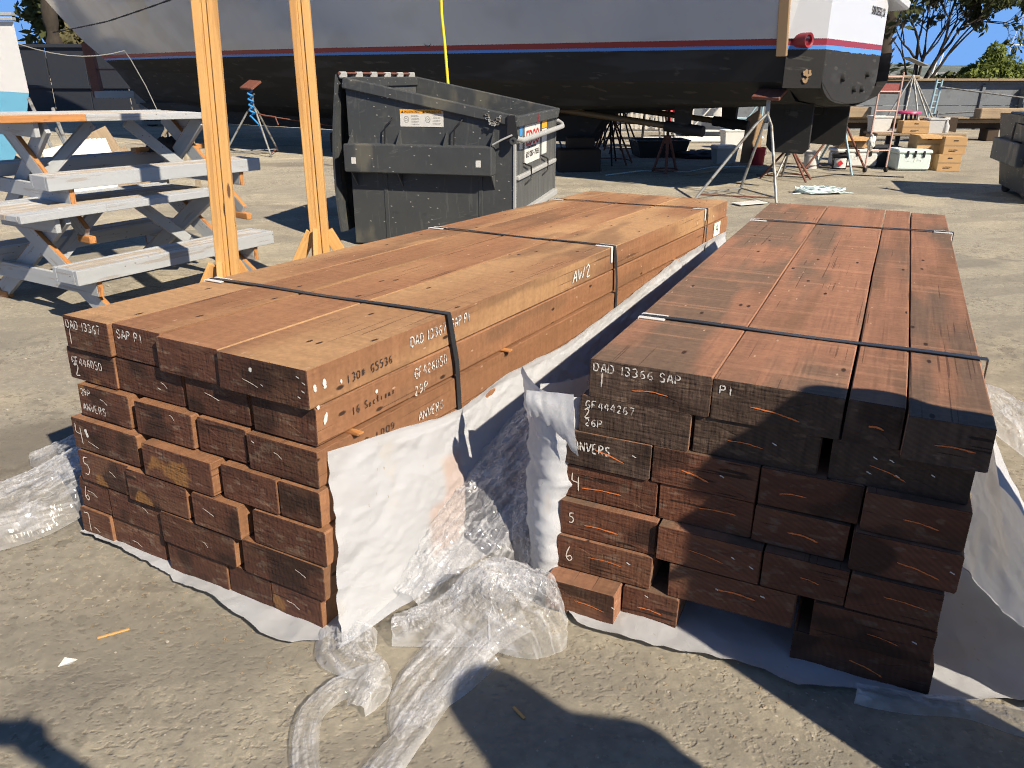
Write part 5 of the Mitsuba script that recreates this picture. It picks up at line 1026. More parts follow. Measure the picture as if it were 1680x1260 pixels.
def tripod_dish():
    k = thing('dish_stand', 'flat square dish on a galvanised pipe stand in front of the wall', 'dish stand'); c = np.array([9.62, 20.4, 0]); top = c + [0, 0, 1.62]
    for a, m in ((-2.6, 0), (-1.9, 1), (-1.35, 1), (-.9, 1), (-.35, 1)): f = c + [.78 * math.cos(a) * 1.15, .5 * math.sin(a), .25]; part(k, 'leg', tube1([top, f], .022, 7), 'steel_mat', True)
    part(k, 'mast', tube1([top - [0, 0, .1], top + [0, 0, .24]], .02, 8), 'black_plastic_mat', True); part(k, 'dish', MB().beam(top + [-.24, 0, .39], top + [.24, .02, .21], .36, .03, (.3, 0, 1), c=.01), 'dish_mat')
tripod_dish()
def trestle(lab, x0, x1, y, z, m='old_plank_mat', posts=3):
    k = thing('bench', lab, 'bench'); part(k, 'plank', MB().beam((x0, y, z), (x1, y, z + .01), .45, .09, c=.012), m); part(k, 'plank', MB().beam((x0 + .2, y - .2, z + .085), (x1 - .1, y - .22, z + .085), .28, .05, c=.01), m); part(k, 'bearer', MB().beam((x0, y + .1, z - .12), (x1, y + .1, z - .12), .2, .15, c=.01), 'dark_wood_mat')
    for i in range(posts):
        x = x0 + .25 + (x1 - x0 - .5) * i / (posts - 1); part(k, 'block', MB().box((x, y + .05, (z - .19) / 2), (.3, .4, z - .19), 0, .012), 'dark_wood_mat')
trestle('long weathered timber staging along the wall, left half', 7.7, 10.9, 21.6, .52); trestle('long weathered timber staging along the wall, right half', 11.0, 15.6, 21.9, .50, posts=4)
solid('timber_baulk', MB().beam((11.95, 21.5, .70), (14.2, 21.7, .70), .3, .26, c=.02), 'old_plank_mat', 'thick brown timber lying on the right half of the staging', 'timber')
solid('timber_baulk', MB().beam((8.25, 21.2, .74), (9.05, 21.3, .74), .35, .26, c=.02), 'old_plank_mat', 'short square timber block on the left half of the staging', 'timber')
V = trimesh.creation.icosphere(3, .2); P_ = V.vertices * [1.4, .7, .62] * (.75 + .5 * meshkit.fbm(V.vertices * 6, 3, 4))[:, None] + [8.45, 21.2, .95]
solid('stone', MB().add(P_, V.faces), 'stone_mat', 'pale rounded stone sitting on the short timber block', 'stone', smooth=True)
def scaffold():
    k = thing('scaffold_frame', 'pale blue ladder frame with white diagonal braces in front of the wall', 'scaffold')
    for x in (11.42, 11.56): part(k, 'upright', tube1([(x, 23, 0), (x + .10, 23, 1.52)], .03, 8), 'pipe_blue_mat', True)
    for i in range(9): z = .15 + i * .16; part(k, 'rung', tube1([(11.43 + z * .06, 23, z), (11.56 + z * .06, 23, z)], .016, 6), 'pipe_blue_mat', True)
    for a, b in (((11.62, 22.95, 1.32), (15.7, 21.5, .78)), ((11.6, 22.95, .62), (15.6, 21.6, .98))): part(k, 'diagonal', tube1([a, b], .022, 7), 'steel_mat', True)
scaffold()
def work_table():
    k = thing('work_table', 'dark folding table with clutter behind the mint cool box', 'table'); z = .56
    part(k, 'top', MB().beam((6.95, 16.1, z), (8.6, 16.0, z), .75, .045, c=.01), 'old_plank_mat')
    for x in (7.2, 7.38, 8.1, 8.28): part(k, 'leg', MB().beam((x, 15.9, 0), (x + .05, 15.95, z - .03), .08, .05, (0, 1, 0)), 'black_plastic_mat')
    part(k, 'cross_bar', MB().beam((7.2, 15.95, .25), (8.3, 15.95, .25), .03, .05), 'black_plastic_mat')
work_table()
carton('open carton with a taped side standing on the dark folding table', (7.64, 15.85, .585), (.50, .26, .22), -.03)
bin_('wire_basket', 'white wire basket of clutter on the table beside the ladder', 'basket', (7.12, 16.15), (.36, .3, .28), .0, 'white_plastic_mat')
for kk in list(scene):
    if kk.startswith('wire_basket'): scene[kk]['to_world'] = T().translate([0, 0, .585])
bin_('food_tub', 'clear white tub standing on the table right of the carton', 'tub', (8.08, 15.95), (.30, .26, .25), 0, 'clear_bin_mat')
for kk in list(scene):
    if kk.startswith('food_tub'): scene[kk]['to_world'] = T().translate([0, 0, .585])
k = thing('stool', 'small black stool with bright pink top behind the carton on the table', 'stool'); part(k, 'seat', MB().lathe((7.72, 16.3, .93), [(0, -.02), (.23, -.02), (.24, 0), (.23, .03), (0, .035)], 20), 'pink_mat', 40)
for x in (-.14, -.05, .05, .14): part(k, 'leg', MB().beam((7.72 + x, 16.25, .585), (7.72 + x * .9, 16.27, .92), .04, .03, (0, 1, 0)), 'black_plastic_mat')
k = thing('spray_bottle', 'clear spray bottle standing on the right end of the table', 'bottle'); part(k, 'body', MB().lathe((8.33, 15.95, .585), [(0, 0), (.05, 0), (.055, .12), (.02, .19), (.018, .23), (0, .23)], 14), 'clear_bin_mat', 40); part(k, 'trigger', MB().beam((8.27, 15.95, .84), (8.37, 15.95, .84), .03, .04), 'white_plastic_mat')
k = thing('folding_chair', 'dark green folding chair standing behind the table', 'chair'); part(k, 'seat', MB().box((8.75, 17.4, .50), (.5, .45, .05), .1), 'navy_mat'); part(k, 'backrest', MB().beam((8.95, 17.55, .62), (9.35, 17.5, .62), .04, .34), 'dark_wood_mat')
for x, y in ((8.55, 17.2), (8.95, 17.2), (8.55, 17.6), (8.95, 17.6)): part(k, 'leg', tube1([(x, y, 0), (x, y, .92 if y > 17.4 else .5)], .016, 6), 'steel_mat', True)
bin_('dark_tote', 'dark navy tote in shade between the ladder and the mint cool box', 'bin', (6.98, 15.55), (.5, .5, .36), 0, 'navy_mat')

# background seen under the boat: racks and a pale paling fence
def palings():
    k = thing('paling_fence', 'pale paling fence seen through the gap under the boat', 'fence')
    for i in range(34):
        x = .4 + i * .155; part(k, 'paling', MB().beam((x, 25.6, .05), (x, 25.6, 1.25 + .05 * math.sin(i * 2.3)), .085, .03, (0, 1, 0), c=.004), 'light_fence_mat' if i % 5 else 'steel_mat')
    for z in (.35, 1.0): part(k, 'rail', MB().beam((.3, 25.66, z), (5.7, 25.66, z), .05, .08), 'light_fence_mat')
palings()
def pipe_rack(lab, x, y, w, h, m):
    k = thing('pipe_rack', lab, 'rack', 'pipe racks behind the boat')
    for a in (0, w): part(k, 'upright', tube1([(x + a, y, 0), (x + a + .05, y, h)], .03, 7), m, True)
    for z in (.2, .55, .95): part(k, 'shelf', MB().beam((x, y, z), (x + w, y, z), .4, .035), m)
    part(k, 'brace', tube1([(x, y - .15, .1), (x + w, y - .15, h)], .02, 6), m, True)
pipe_rack('black rack with open shelves behind the keel', 2.2, 19.8, .9, 1.3, 'black_plastic_mat'); pipe_rack('white pipe rack behind the propeller shafts', 4.7, 22.6, 1.1, 1.35, 'white_plastic_mat'); pipe_rack('blue pipe rack left of the white one', 5.9, 22.2, .7, 1.1, 'pipe_blue_mat')
solid('water_tank', MB().lathe((5.75, 23.4, 0), [(0, .02), (.42, .02), (.44, .08), (.44, .95), (.38, 1.05), (.1, 1.1), (0, 1.1)], 24), 'white_plastic_mat', 'white plastic tank standing behind the racks under the boat', 'tank', smooth=40)
for i, (x0, x1, y) in enumerate(((3.2, 5.4, 20.8), (3.0, 5.0, 21.3), (4.2, 6.6, 21.6))): solid('pale_pipe', tube1([(x0, y, .07), (x1, y + .2, .07)], .05, 8), 'white_plastic_mat', ['nearest pale pipe lying on the ground behind the boat', 'middle pale pipe lying on the ground behind the boat', 'farthest pale pipe lying on the ground behind the boat'][i], 'pipe')
Pc = np.array([[[3.55 + .26 * a + .05 * math.sin(b * 6 + a * 8), 19.3 + .10 * math.sin(a * 11 + b * 2), 1.32 - .95 * b * (1 - .45 * a)] for a in np.linspace(0, 1, 24)] for b in np.linspace(0, 1, 20)])
solid('red_cloth', MB().grid(Pc), 'red_cloth_mat', 'faded red cloth hanging from the black rack under the boat', 'cloth', smooth=True)
for i in range(4): solid('grey_tube', tube1([(3.45 + i * .11, 19.1, .05), (3.38 + i * .10, 19.25, .72)], .035, 8), 'steel_mat', f"{['first', 'second', 'third', 'fourth'][i]} from left of four grey tubes leaning below the red cloth", 'tube', 'grey tubes under the red cloth')
solid('tarp_heap', MB().add(*(lambda q: (q.vertices * [1.0, .5, .22] * (.6 + .8 * meshkit.fbm(q.vertices * 5, 3, 8))[:, None] + [3.95, 17.0, .06], q.faces))(trimesh.creation.icosphere(4, .5))), 'navy_mat', 'dark blue heap of sheeting on the ground by the grey storage bin', 'sheeting', smooth=True)

wide_stand('second dark many legged stand beside the black tub', (2.35, 18.3), .5, 1.0, 6, 'black_plastic_mat', 8, 1.05)
wide_stand('grey splayed stand near the blue pipe rack', (6.6, 19.6), .5, .8, 4, 'steel_mat', 9, .95)
for i, (pts, lab, m) in enumerate((([(1.6, 13.9, .01), (2.3, 14.6, .01), (3.1, 14.4, .012), (3.7, 15.2, .01), (4.4, 15.4, .01)], 'pale cord snaking over the shaded ground by the red stand', 'pale_rope_mat'), ([(4.2, 14.0, .01), (5.0, 13.6, .012), (5.6, 14.1, .01), (6.6, 13.7, .01)], 'thin dark cord crossing the ground in front of the ladder', 'black_plastic_mat'))):
    solid('cord', tube1(pts, .010, 5), m, lab, 'cord', smooth=True)
solid('plank', MB().beam((3.0, 13.9, .02), (3.9, 15.0, .02), .14, .03), 'old_plank_mat', 'grey plank lying on the shaded ground right of the red stand', 'plank')
for i in range(3): solid('paint_pot', MB().lathe((3.45 + .17 * i, 17.3 + .1 * (i % 2), 0), [(0, .002), (.06, .002), (.06, .15), (.055, .15), (.055, .13), (0, .13)], 16), ['white_plastic_mat', 'navy_mat', 'steel_mat'][i], ['white paint pot right of the black tub', 'dark blue paint pot beside the white one', 'grey metal paint pot at the end of the three pots'][i], 'pot', smooth=40)
k = thing('work_light', 'small black folding frame standing left of the keel blocks', 'frame')
for a, b in (((.0, 15.2, 0), (.25, 15.3, .45)), ((.45, 15.2, 0), (.25, 15.3, .45)), ((.0, 15.2, .3), (.45, 15.2, .3))): part(k, 'bar', tube1([a, b], .015, 6), 'black_plastic_mat', True)

# ------------------------------------------------------------------ left background
def container():
    k = thing('container', 'dark navy steel container wall behind the picnic tables at left', 'container'); x0, x1, y, H = -22.5, -9.0, 33.0, 2.62
    n = 9
    for i in range(n): a, b = x0 + (x1 - x0) * i / n, x0 + (x1 - x0) * (i + 1) / n; part(k, 'panel', MB().beam((a + .02, y + .02 * (i % 2), H / 2), (b - .02, y + .02 * (i % 2), H / 2), .08, H - .1, c=.01), 'navy_mat')
    for z in (.12, 1.15, H): part(k, 'rail', MB().beam((x0, y - .08, z), (x1, y - .08, z), .14, .12), 'navy_mat')
    part(k, 'roof', MB().box(((x0 + x1) / 2, y + 1.3, H + .03), (x1 - x0, 2.6, .06)), 'navy_mat')
container()
def lift():
    k = thing('scissor_lift', 'grey scissor lift with a dull red mast parked by the container', 'lift'); O = np.array([-11.6, 28.0, 0])
    part(k, 'mast', MB().beam(O + [-2.15, 0, .9], O + [-2.25, 0, 2.55], .28, .25, (0, 1, 0)), 'rust_mat'); part(k, 'basket_rail', MB().beam(O + [-2.2, 0, 1.75], O + [1.2, 0, 1.75], .05, .05), 'rust_mat'); part(k, 'platform', MB().beam(O + [-2.1, 0, .98], O + [-.8, 0, .98], .8, .22), 'hatch_grey_mat')
    part(k, 'chassis', MB().box(O + [.7, 0, .95], (2.8, 1.2, .50)), 'light_dark_mat')
    for i in range(5): part(k, 'slat', MB().beam(O + [-.6, -.62, .12 + i * .13], O + [2.0, -.62, .12 + i * .13], .03, .11), 'light_dark_mat')
    part(k, 'lettering', text_on('JLG', O + [-.35, -.603, 1.02], (1, 0, 0), (0, 0, 1), .16, .6, bold=True), 'ink_mat', label='dark lettering JLG on the chassis')
    for x in (-.3, 1.7): part(k, 'wheel', MB().lathe(O + [x, -.6, .25], [(0, 0), (.25, 0), (.25, .2), (0, .2)], 20, (0, 1, 0)), 'rubber_mat', 40)
mat('light_dark', (.22, .21, .19), .7); scene['light_dark_mat'] = two(scene['light_dark_mat'])
lift()
def small_boat():
    k = thing('small_boat', 'white hull with pale blue bottom standing at the far left edge', 'boat'); O = np.array([-8.2, 14.5, 0])
    P = [(-4.5, 0), (-.75, 0), (-.32, .75), (-.12, 1.3), (-.14, 2.42), (-4.5, 2.35)]
    G = lambda f0, f1, n=9: [[O + [x, y * (0 if False else 1), z] for x, z in pp] for pp, y in ()]
    def skin(pts, m, nm):
        n = 10; A = np.zeros((n, len(pts), 3))
        for i in range(n):
            y = 3.2 * i / (n - 1)
            for j, (x, z) in enumerate(pts): A[i, j] = O + [x - .68 * y - .03 * y * y, y, z]
        mb = MB().grid(A); q = [O + [x, 0, z] for x, z in pts]; part(k, nm, mb, m)
    skin([(-.12, 1.3), (-.14, 2.42)], 'white_hull_mat', 'topside'); skin([(-.75, .0), (-.32, .7), (-.12, 1.3)], 'blue_hull_mat', 'bottom')
    part(k, 'transom', MB().add([O + [x, 0, z] for x, z in ((-4.5, 1.55), (-.12, 1.3), (-.14, 2.42), (-4.5, 2.42))], [[0, 1, 2, 3]]), 'white_hull_mat')
    part(k, 'transom_bottom', MB().add([O + [x, 0, z] for x, z in ((-4.5, .0), (-.75, 0), (-.32, .7), (-.12, 1.3), (-4.5, 1.55))], [[0, 1, 2, 3], [0, 3, 4, 4]]), 'blue_hull_mat')
    for z in (2.46, 2.53): part(k, 'cap_rail', MB().beam(O + [-4.5, -.03, z], O + [-.10, -.03, z], .12, .05), 'hatch_grey_mat')
    part(k, 'fitting', MB().lathe(O + [-.55, -.01, 1.93], [(0, .04), (.05, .04), (.06, 0)], 14, (0, -1, 0)), 'hatch_grey_mat', 40)
small_boat()
solid('cable', tube1([(-8.7 + .0, 14.3, 2.36)] + [np.array([-8.9 + 1.75 * t, 14.3 + 1.5 * t, 2.30 - .42 * math.sin(t * 2.3) + .02]) for t in np.linspace(.05, 1, 10)] + [(-7.1, 15.9, 1.85), (-6.9, 15.9, 1.4), (-6.62, 15.8, .7), (-6.55, 15.7, .02)], .009, 6), 'dish_mat', 'grey cable hanging from the white hull to the ground', 'cable', smooth=True)
def boards():
    for i, (x, y, l, w, t, m, lab) in enumerate(((-5.55, 10.6, 1.0, .62, .25, 'white_plastic_mat', 'white panels stacked on edge behind the picnic tables'), (-5.15, 10.9, 1.15, .5, .38, 'pine_mat', 'tan plywood sheet leaning behind the white panels'), (-4.95, 10.8, .8, .45, .45, 'pine_mat', 'smaller tan plywood offcut leaning behind the white panels'))):
        k = thing('board_stack', lab, 'board')
        for j in range(4 if i == 0 else 1): o = np.array([x + .05 * j, y + .03 * j, .02]); part(k, 'sheet', MB().beam(o, o + [-l * t * 1.3, .25, l * .72], w, .028, (.5, -.85, 0), c=.003), m if i == 0 else 'old_plank_mat')
boards()
def plastic_chair():
    k = thing('plastic_chair', 'beige plastic garden chair behind the picnic tables', 'chair'); O = np.array([-4.55, 11.2, 0]); ex, ey = nrm([.9, .3, 0]), nrm([-.3, .9, 0])
    arc = [O + ex * (.22 * math.cos(a)) + [0, 0, .60 + .36 * math.sin(a)] for a in np.linspace(0, 3.14, 14)]; part(k, 'back_frame', tube1([O + ex * .23 + [0, 0, .38]] + arc + [O - ex * .23 + [0, 0, .38]], .024, 7), 'chair_plastic_mat', True)
    for i in range(5): x = -.14 + i * .07; part(k, 'back_slat', MB().beam(O + ex * x + [0, 0, .38], O + ex * x * 1.1 + [0, 0, .92 - abs(x) * .6], .035, .012, ey), 'chair_plastic_mat')
    part(k, 'seat', MB().box(O - ey * .22 + [0, 0, .37], (.5, .46, .03), math.atan2(ex[1], ex[0])), 'chair_plastic_mat')
    for a in (-.21, .21):
        for b in (0, -.42): part(k, 'leg', MB().beam(O + ex * a + ey * b, O + ex * a * .95 + ey * b + [0, 0, .37], .05, .04, ey), 'chair_plastic_mat')
        part(k, 'arm', MB().beam(O + ex * a * 1.15 + [0, 0, .60], O + ex * a * 1.15 - ey * .42 + [0, 0, .57], .05, .03), 'chair_plastic_mat')
plastic_chair()
for i, (a, b) in enumerate((((-6.9, 12.6, .0), (-7.6, 13.2, 1.25)), ((-6.7, 12.6, .0), (-7.25, 13.2, 1.1)), ((-6.55, 12.5, .0), (-7.2, 13.1, .8)))): solid('pipe', tube1([a, b], .028, 7), 'steel_mat', ['longest grey pipe leaning near the white hull', 'middle grey pipe leaning near the white hull', 'shortest grey pipe leaning near the white hull'][i], 'pipe')
solid('red_plank', MB().beam((-3.30, 7.15, .985), (-2.80, 7.72, .985), .10, .04), 'raw_wood_mat', 'reddish plank lying on the far seat of the upper picnic table', 'plank')
for i, c in enumerate(((-.15, 13.3), (-.35, 13.6))): solid('brick', MB().box((*c, .03), (.22, .1, .06), .3 + i), 'rust_mat', ['red brick lying on the ground beside the dumpster', 'second red brick lying just behind the first one'][i], 'brick')
solid('paper_scrap', MB().beam((2.95, 10.6, .02), (3.35, 10.75, .03), .22, .012), 'label_white_mat', 'white foam offcut on the ground beyond the left stack', 'offcut')

# ------------------------------------------------------------------ trees, bushes, palms, masts
def leafcloud(centers, n, size, seed, aspect=2.2, droop=0.0):
    rs = np.random.RandomState(seed); c = centers[rs.randint(len(centers), size=n)]; c, r = c[:, :3], c[:, 3:4]
    d = rs.normal(size=(n, 3)); d /= np.linalg.norm(d, axis=1, keepdims=True); pos = c + d * r * (rs.random((n, 1)) ** .45)
    a = rs.normal(size=(n, 3)); a[:, 2] -= droop; a /= np.linalg.norm(a, axis=1, keepdims=True); b = np.cross(a, rs.normal(size=(n, 3))); b /= np.linalg.norm(b, axis=1, keepdims=True)
    s = size * (.6 + .8 * rs.random((n, 1))); A, B = a * s * aspect / 2, b * s / 2
    V = np.stack([pos - A, pos + B - A * .1, pos + A, pos - B - A * .1], 1).reshape(-1, 3); F = (np.arange(n)[:, None] * 4 + np.array([[0, 1, 2, 3]]))
    return MB().add(V, F)
def grow(mb, tips, p, d, L, r, depth, rs, spread, up=.25):
    n = 5; pts = [p]; q = np.array(p); dd = np.array(d)
    for i in range(n): dd = nrm(dd + rs.normal(size=3) * .10 + [0, 0, up * .12]); q = q + dd * L / n; pts.append(q.copy())
    mb.tube(pts, np.linspace(r, r * .62, n + 1), 7 if r > .05 else 5, False)
    if depth == 0: tips.append(q); tips.append(pts[3]); return
    if depth <= 1: tips.append(q)
    for i in range(rs.choice([2, 3, 3])): grow(mb, tips, q, nrm(dd + rs.normal(size=3) * spread), L * rs.uniform(.62, .86), r * .58, depth - 1, rs, spread, up)
def tree(lab, base, trunks, seed, leaf, nleaf, size, rad, spread=.42, depth=4):
    k = thing('tree', lab, 'tree'); rs = np.random.RandomState(seed); mb, tips = MB(), []
    for d, L, r in trunks: grow(mb, tips, np.array(base, float), nrm(d), L, r, depth, rs, spread)
    part(k, 'trunk', mb, 'bark_mat', True); t = np.array(tips); c = np.hstack([t, rs.uniform(.5, 1.1, (len(t), 1)) * rad]); part(k, 'crown', leafcloud(c, nleaf, size, seed, 2.4), leaf)
tree('spreading dark leaved tree with several trunks behind the wall', (15.0, 31.5, .7), [((-.10, 0, 1), 1.5, .085), ((.30, .0, 1), 1.7, .095), ((.18, .2, 1), 1.6, .06), ((.06, -.1, 1), 1.5, .06), ((.50, -.1, 1), 1.8, .07), ((-.35, -.1, 1), 1.5, .05)], 5, 'tree_leaf_mat', 5200, .125, .26, spread=.40, depth=5)
def bush(lab, c, r, seed, n, leaf='bush_leaf_mat', size=.12):
    k = thing('bush', lab, 'bush'); rs = np.random.RandomState(seed); c = np.array(c, float); m = 46; d = rs.normal(size=(m, 3)); d[:, 2] = np.abs(d[:, 2]); d /= np.linalg.norm(d, axis=1, keepdims=True)
    ctr = c + d * np.array(r) * rs.uniform(.45, .95, (m, 1)); part(k, 'foliage', leafcloud(np.hstack([ctr, rs.uniform(.2, .5, (m, 1)) * min(r)]), n, size, seed, 2.6), leaf)
    mb = MB()
    for i in range(0, m, 3): mb.tube([c + [0, 0, -.2], (c + ctr[i]) / 2 + [0, 0, .2], ctr[i]], [.05, .035, .012], 5, False)
    part(k, 'stem', mb, 'bark_mat', True)
bush('bright green bush behind the wall at upper right', (17.7, 31.2, .6), (1.55, 1.2, 2.05), 3, 15000, size=.085); bush('lower green bush spreading right of the bright one', (19.6, 31.6, .6), (1.6, 1.2, 1.15), 4, 8000, size=.085); bush('dark little bush at the left foot of the bright one', (16.0, 31.5, .6), (.7, .7, 1.0), 6, 2200, 'tree_leaf_mat')
def palm(lab, c, H, r, nf, fl, seed, skirt=True):
    k = thing('palm_tree', lab, 'palm tree'); rs = np.random.RandomState(seed); c = np.array(c, float); zs = np.linspace(0, H, 40); part(k, 'trunk', tube1([c + [.02 * z, 0, z] for z in zs], r * (1 + .16 * np.sin(zs * 31) + .1 * np.cos(zs * 17)), 12), 'bark_mat', True)
    top = c + [.02 * H, 0, H]; mb = MB()
    for i in range(nf):
        a = rs.random() * 6.28; e = rs.uniform(-.9, 1.3); d = np.array([math.cos(a) * math.cos(e), math.sin(a) * math.cos(e), math.sin(e)]); s = nrm(np.cross(d, (0, 0, 1))); pts = [top + d * fl * t - np.array([0, 0, .5 * fl]) * t * t for t in np.linspace(0, 1, 7)]
        for j in range(14):
            t = .35 + .65 * j / 13; q = pts[min(int(t * 6), 5)] + (pts[min(int(t * 6) + 1, 6)] - pts[min(int(t * 6), 5)]) * (t * 6 % 1)
            for sg in (-1, 1): tip = q + s * sg * fl * .30 * (1.15 - t * .7) + d * fl * .16 - np.array([0, 0, .10 * fl]); mb.add([q, q + d * .05 * fl, tip], [[0, 1, 2]])
    part(k, 'crown', mb, 'tree_leaf_mat')
    if skirt:
        m2 = MB()
        for i in range(420): z = rs.uniform(.2, H); a = rs.random() * 6.28; p = c + [.02 * z + r * math.cos(a), r * math.sin(a), z]; o = np.array([math.cos(a), math.sin(a), 0]); m2.add([p + [-.05, 0, 0], p + [.06, 0, 0], p + o * .13 + [0, 0, .14]], [[0, 1, 2]])
        part(k, 'bark_scale', m2, 'bark_mat', stuff=True)
palm('shaggy palm trunk rising just behind the boat transom', (13.15, 30.6, 0), 9.0, .27, 40, 2.2, 3); palm('small round headed palm far off behind the wall', (27.5, 60.0, 0), 2.0, .16, 46, 1.0, 4, False)
palm('bare leaning palm trunk at the upper left', (-19.75, 37.0, 0), 9.5, .28, 36, 2.2, 8, False)
tree('dark conifer like tree behind the container at upper left', (-21.6, 42.0, 1.0), [((.1, 0, 1), 1.7, .22), ((.4, 0, 1), 1.5, .15)], 9, 'tree_leaf_mat', 8000, .26, 1.0, .6, 4)
bush('pale silvery shrub behind the container at upper left', (-19.0, 38.6, 1.4), (1.9, 1.2, 2.6), 12, 5200, 'pale_leaf_mat', .2)
k = thing('yacht_mast', 'white mast with spreader and stays rising behind the green bush', 'mast'); o = np.array([34.6, 58.0, 0]); part(k, 'pole', tube1([o, o + [1.2, 0, 14]], .10, 8), 'mast_mat', True); part(k, 'spreader', tube1([o + [-1.05, 0, 3.55], o + [1.55, 0, 3.55]], .05, 6), 'mast_mat', True)
for a in (-1.0, 1.5): part(k, 'stay', tube1([o + [a, 0, 0], o + [a, 0, 3.55], o + [1.2, 0, 14]], .018, 5), 'mast_mat', True)
k = thing('yacht_mast', 'short pair of white masts far off beside the dish stand', 'mast'); o = np.array([29.3, 60.0, 0])
for a in (0, .28): part(k, 'pole', tube1([o + [a, 0, 0], o + [a + .55, 0, 3.1]], .05, 6), 'mast_mat', True)

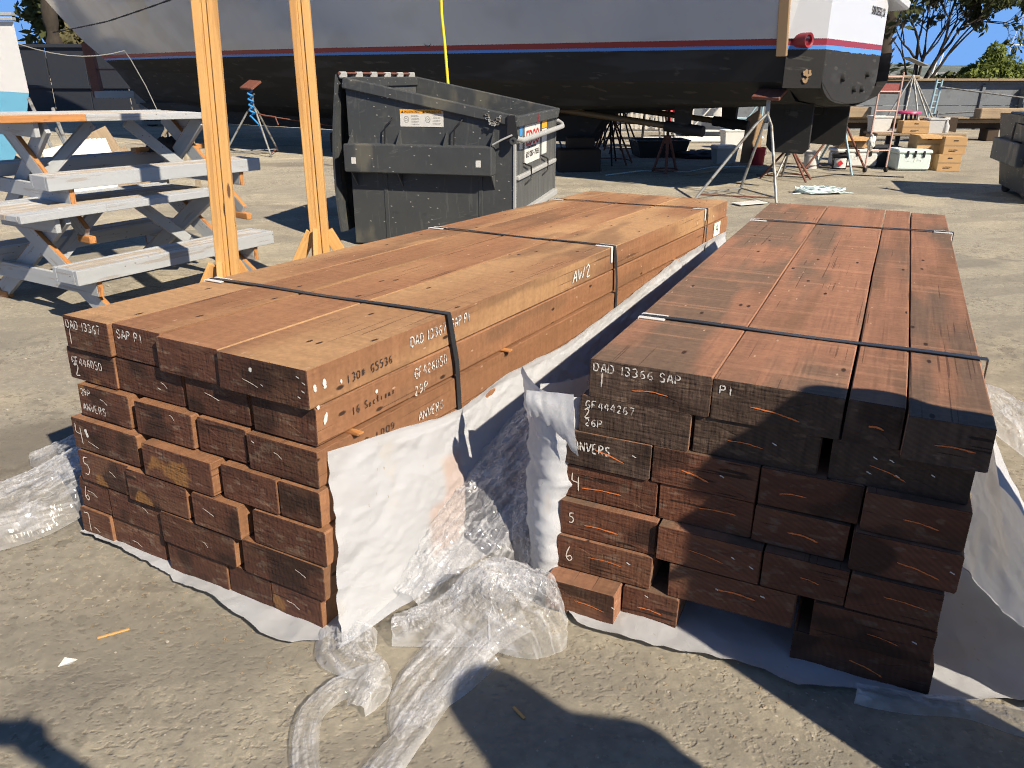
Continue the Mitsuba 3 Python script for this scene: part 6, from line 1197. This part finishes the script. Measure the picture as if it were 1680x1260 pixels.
# ------------------------------------------------------------------ people who stand beside and behind the viewer (only their shadows are in the picture)
def person(lab, O, yaw, joints, hat=None, hood=False, coat=False):
    k = thing('person', lab, 'person'); c, s = math.cos(yaw), math.sin(yaw); O = np.array([*O, 0.0]); W = lambda p: O + np.array([p[0] * c - p[1] * s, p[0] * s + p[1] * c, p[2]])
    def limb(chain): 
        out = []
        for (a, ra), (b, rb) in zip(chain, chain[1:]):
            sp = lambda q, r: m3.Manifold.sphere(r, 20).translate(list(map(float, W(q)))); out.append(m3.Manifold.batch_hull([sp(a, ra), sp(b, rb)]))
        return out
    j = dict(hipL=(-.09, 0, .90), hipR=(.09, 0, .90), kneeL=(-.10, .03, .48), kneeR=(.10, .03, .48), ankL=(-.11, 0, .08), ankR=(.11, 0, .08), toeL=(-.13, .17, .04), toeR=(.13, .17, .04), pel=(0, 0, .95), che=(0, .01, 1.28), shL=(-.18, 0, 1.38), shR=(.18, 0, 1.38), elL=(-.24, 0, 1.10), elR=(.24, 0, 1.10), wrL=(-.23, .10, .86), wrR=(.23, .10, .86), nk=(0, .01, 1.46), hd=(0, .03, 1.60)); j.update(joints)
    P = []
    for q in 'LR':
        P += limb([(j['hip' + q], .085), (j['knee' + q], .060), (j['ank' + q], .042), (j['toe' + q], .035)]); P += limb([(j['sh' + q], .058), (j['el' + q], .043), (j['wr' + q], .032)])
        e, w = np.array(j['el' + q]), np.array(j['wr' + q]); d = nrm(w - e); hand = w + d * .075; P += limb([(tuple(w), .030), (tuple(hand), .036)]); sx = nrm(np.cross(d, (0, .3, 1)))
        for f in range(4): o = hand + sx * (f - 1.5) * .020; P += limb([(tuple(o), .010), (tuple(o + d * .045 + np.array([0, .015, -.01])), .009), (tuple(o + d * .075 + np.array([0, .035, -.02])), .008)])
        P += limb([(tuple(hand - d * .03), .014), (tuple(hand + sx * .05 + d * .01), .010), (tuple(hand + sx * .06 + d * .04), .009)])
    P += limb([(j['pel'], .125), (j['che'], .135), (j['nk'], .055), (tuple(np.array(j['hd']) - [0, 0, .06]), .06)])
    h = np.array(j['hd']); P += limb([(tuple(h + [0, .0, .045]), .088), (tuple(h + [0, .03, -.055]), .058)]); P += limb([(tuple(h + [0, .085, .0]), .014), (tuple(h + [0, .105, -.03]), .017)])
    for sg in (-1, 1): P += limb([(tuple(h + [sg * .085, 0, .01]), .018), (tuple(h + [sg * .088, -.01, -.02]), .014)]); P += limb([(j['che'], .12), (j['sh' + 'LR'[sg > 0]], .06)]); P += limb([(j['pel'], .11), (j['hip' + 'LR'[sg > 0]], .09)])
    def mesh(M, rl=.02): 
        m = m3.Manifold.batch_boolean(M, m3.OpType.Add).refine_to_length(rl).to_mesh(); t = trimesh.Trimesh(m.vert_properties[:, :3], m.tri_verts, process=False); trimesh.smoothing.filter_taubin(t, iterations=8); return t
    part(k, 'body', mesh(P), 'skin_mat', True)
    sh = limb([(j['pel'], .142), (j['che'], .152), (tuple(np.array(j['che']) + [0, 0, .08]), .135)])
    for q in 'LR': sh += limb([(j['che'], .135), (j['sh' + q], .075), (tuple(np.array(j['sh' + q]) * .35 + np.array(j['el' + q]) * .65), .060)])
    part(k, 'shirt', mesh(sh), 'shirt_mat', True); tr = limb([(j['pel'], .138), (tuple(np.array(j['pel']) - [0, 0, .05]), .135)])
    for q in 'LR': tr += limb([(j['hip' + q], .102), (j['knee' + q], .076), (j['ank' + q], .062)])
    part(k, 'trousers', mesh(tr), 'trousers_mat', True); part(k, 'hair', mesh(limb([(tuple(h + [0, -.012, .062]), .090), (tuple(h + [0, -.03, .0]), .085)])), 'hair_mat', True)
    for q in 'LR': part(k, 'shoe', mesh(limb([(tuple(np.array(j['ank' + q]) - [0, .03, .03]), .05), (j['toe' + q], .045)])), 'black_plastic_mat', True)
    if coat: part(k, 'long_coat', mesh(limb([((-.09, 0, 1.36), .09), ((-.11, .02, .35), .10)]) + limb([((.11, 0, 1.36), .10), ((.10, .02, .35), .10)]) + limb([((0, 0, 1.36), .13), ((0, .02, .35), .13)]) + limb([((-.085, 0, 1.36), .085), ((-.07, 0, 1.48), .075)]) + limb([((.11, 0, 1.36), .095), ((.09, 0, 1.50), .08)]) + limb([((0, 0, 1.36), .12), ((0, -.01, 1.50), .12)])), 'shirt_mat', True)  # coat added to fill the body outline, so the cast shadow is solid
    if hood: part(k, 'hood', mesh(limb([(tuple(h + [0, -.01, .05]), .125), (tuple(h + [0, -.03, -.06]), .145), (tuple(np.array(j['che']) + [0, 0, .10]), .17)]) + limb([(tuple(h + [0, -.03, -.10]), .13), (j['shL'], .085)]) + limb([(tuple(h + [0, -.03, -.10]), .13), (j['shR'], .085)])), 'shirt_mat', True)  # hood added to close the neck gap in the cast shadow
    if hat: part(k, 'hat', MB().lathe(W(h + [0, 0, .085]), [(0, .085), (.07, .08), (.098, .03), (.10, .0), (hat, -.03), (hat, -.04), (.09, -.012)], 28), 'straw_mat', 40)  # brim added to broaden the top of the cast shadow
    return k
person('person holding up a phone with both hands behind the viewer', (-.02, -.57), 0, dict(shL=(-.19, .02, 1.41), shR=(.19, .02, 1.41), elL=(-.38, .34, 1.48), elR=(.43, .36, 1.51), wrL=(-.17, .455, 1.59), wrR=(.20, .455, 1.60), nk=(0, .0, 1.47), hd=(0, .02, 1.60)))
k = thing('phone', 'black phone held up in front of the person behind the viewer', 'phone'); part(k, 'case', MB().beam((-.075, -.022, 1.592), (.078, -.022, 1.592), .010, .075, (0, .36, .93), c=.004), 'black_plastic_mat')
person('person just right of the viewer with a hood added to fill the shadow', (1.355, -.01), .69, dict(shL=(-.19, 0, 1.40), shR=(.19, 0, 1.40)), hood=True)
person('person beside the right stack, coat and brimmed hat added to widen the shadow', (1.56, 1.02), .688, dict(shL=(-.115, 0, 1.42), shR=(.13, 0, 1.43), nk=(0, .01, 1.46), hd=(0, .02, 1.53), elL=(-.14, .11, 1.17), wrL=(.06, .20, 1.17), elR=(.17, .10, 1.15), wrR=(-.06, .19, 1.13)), hat=.16, coat=True)
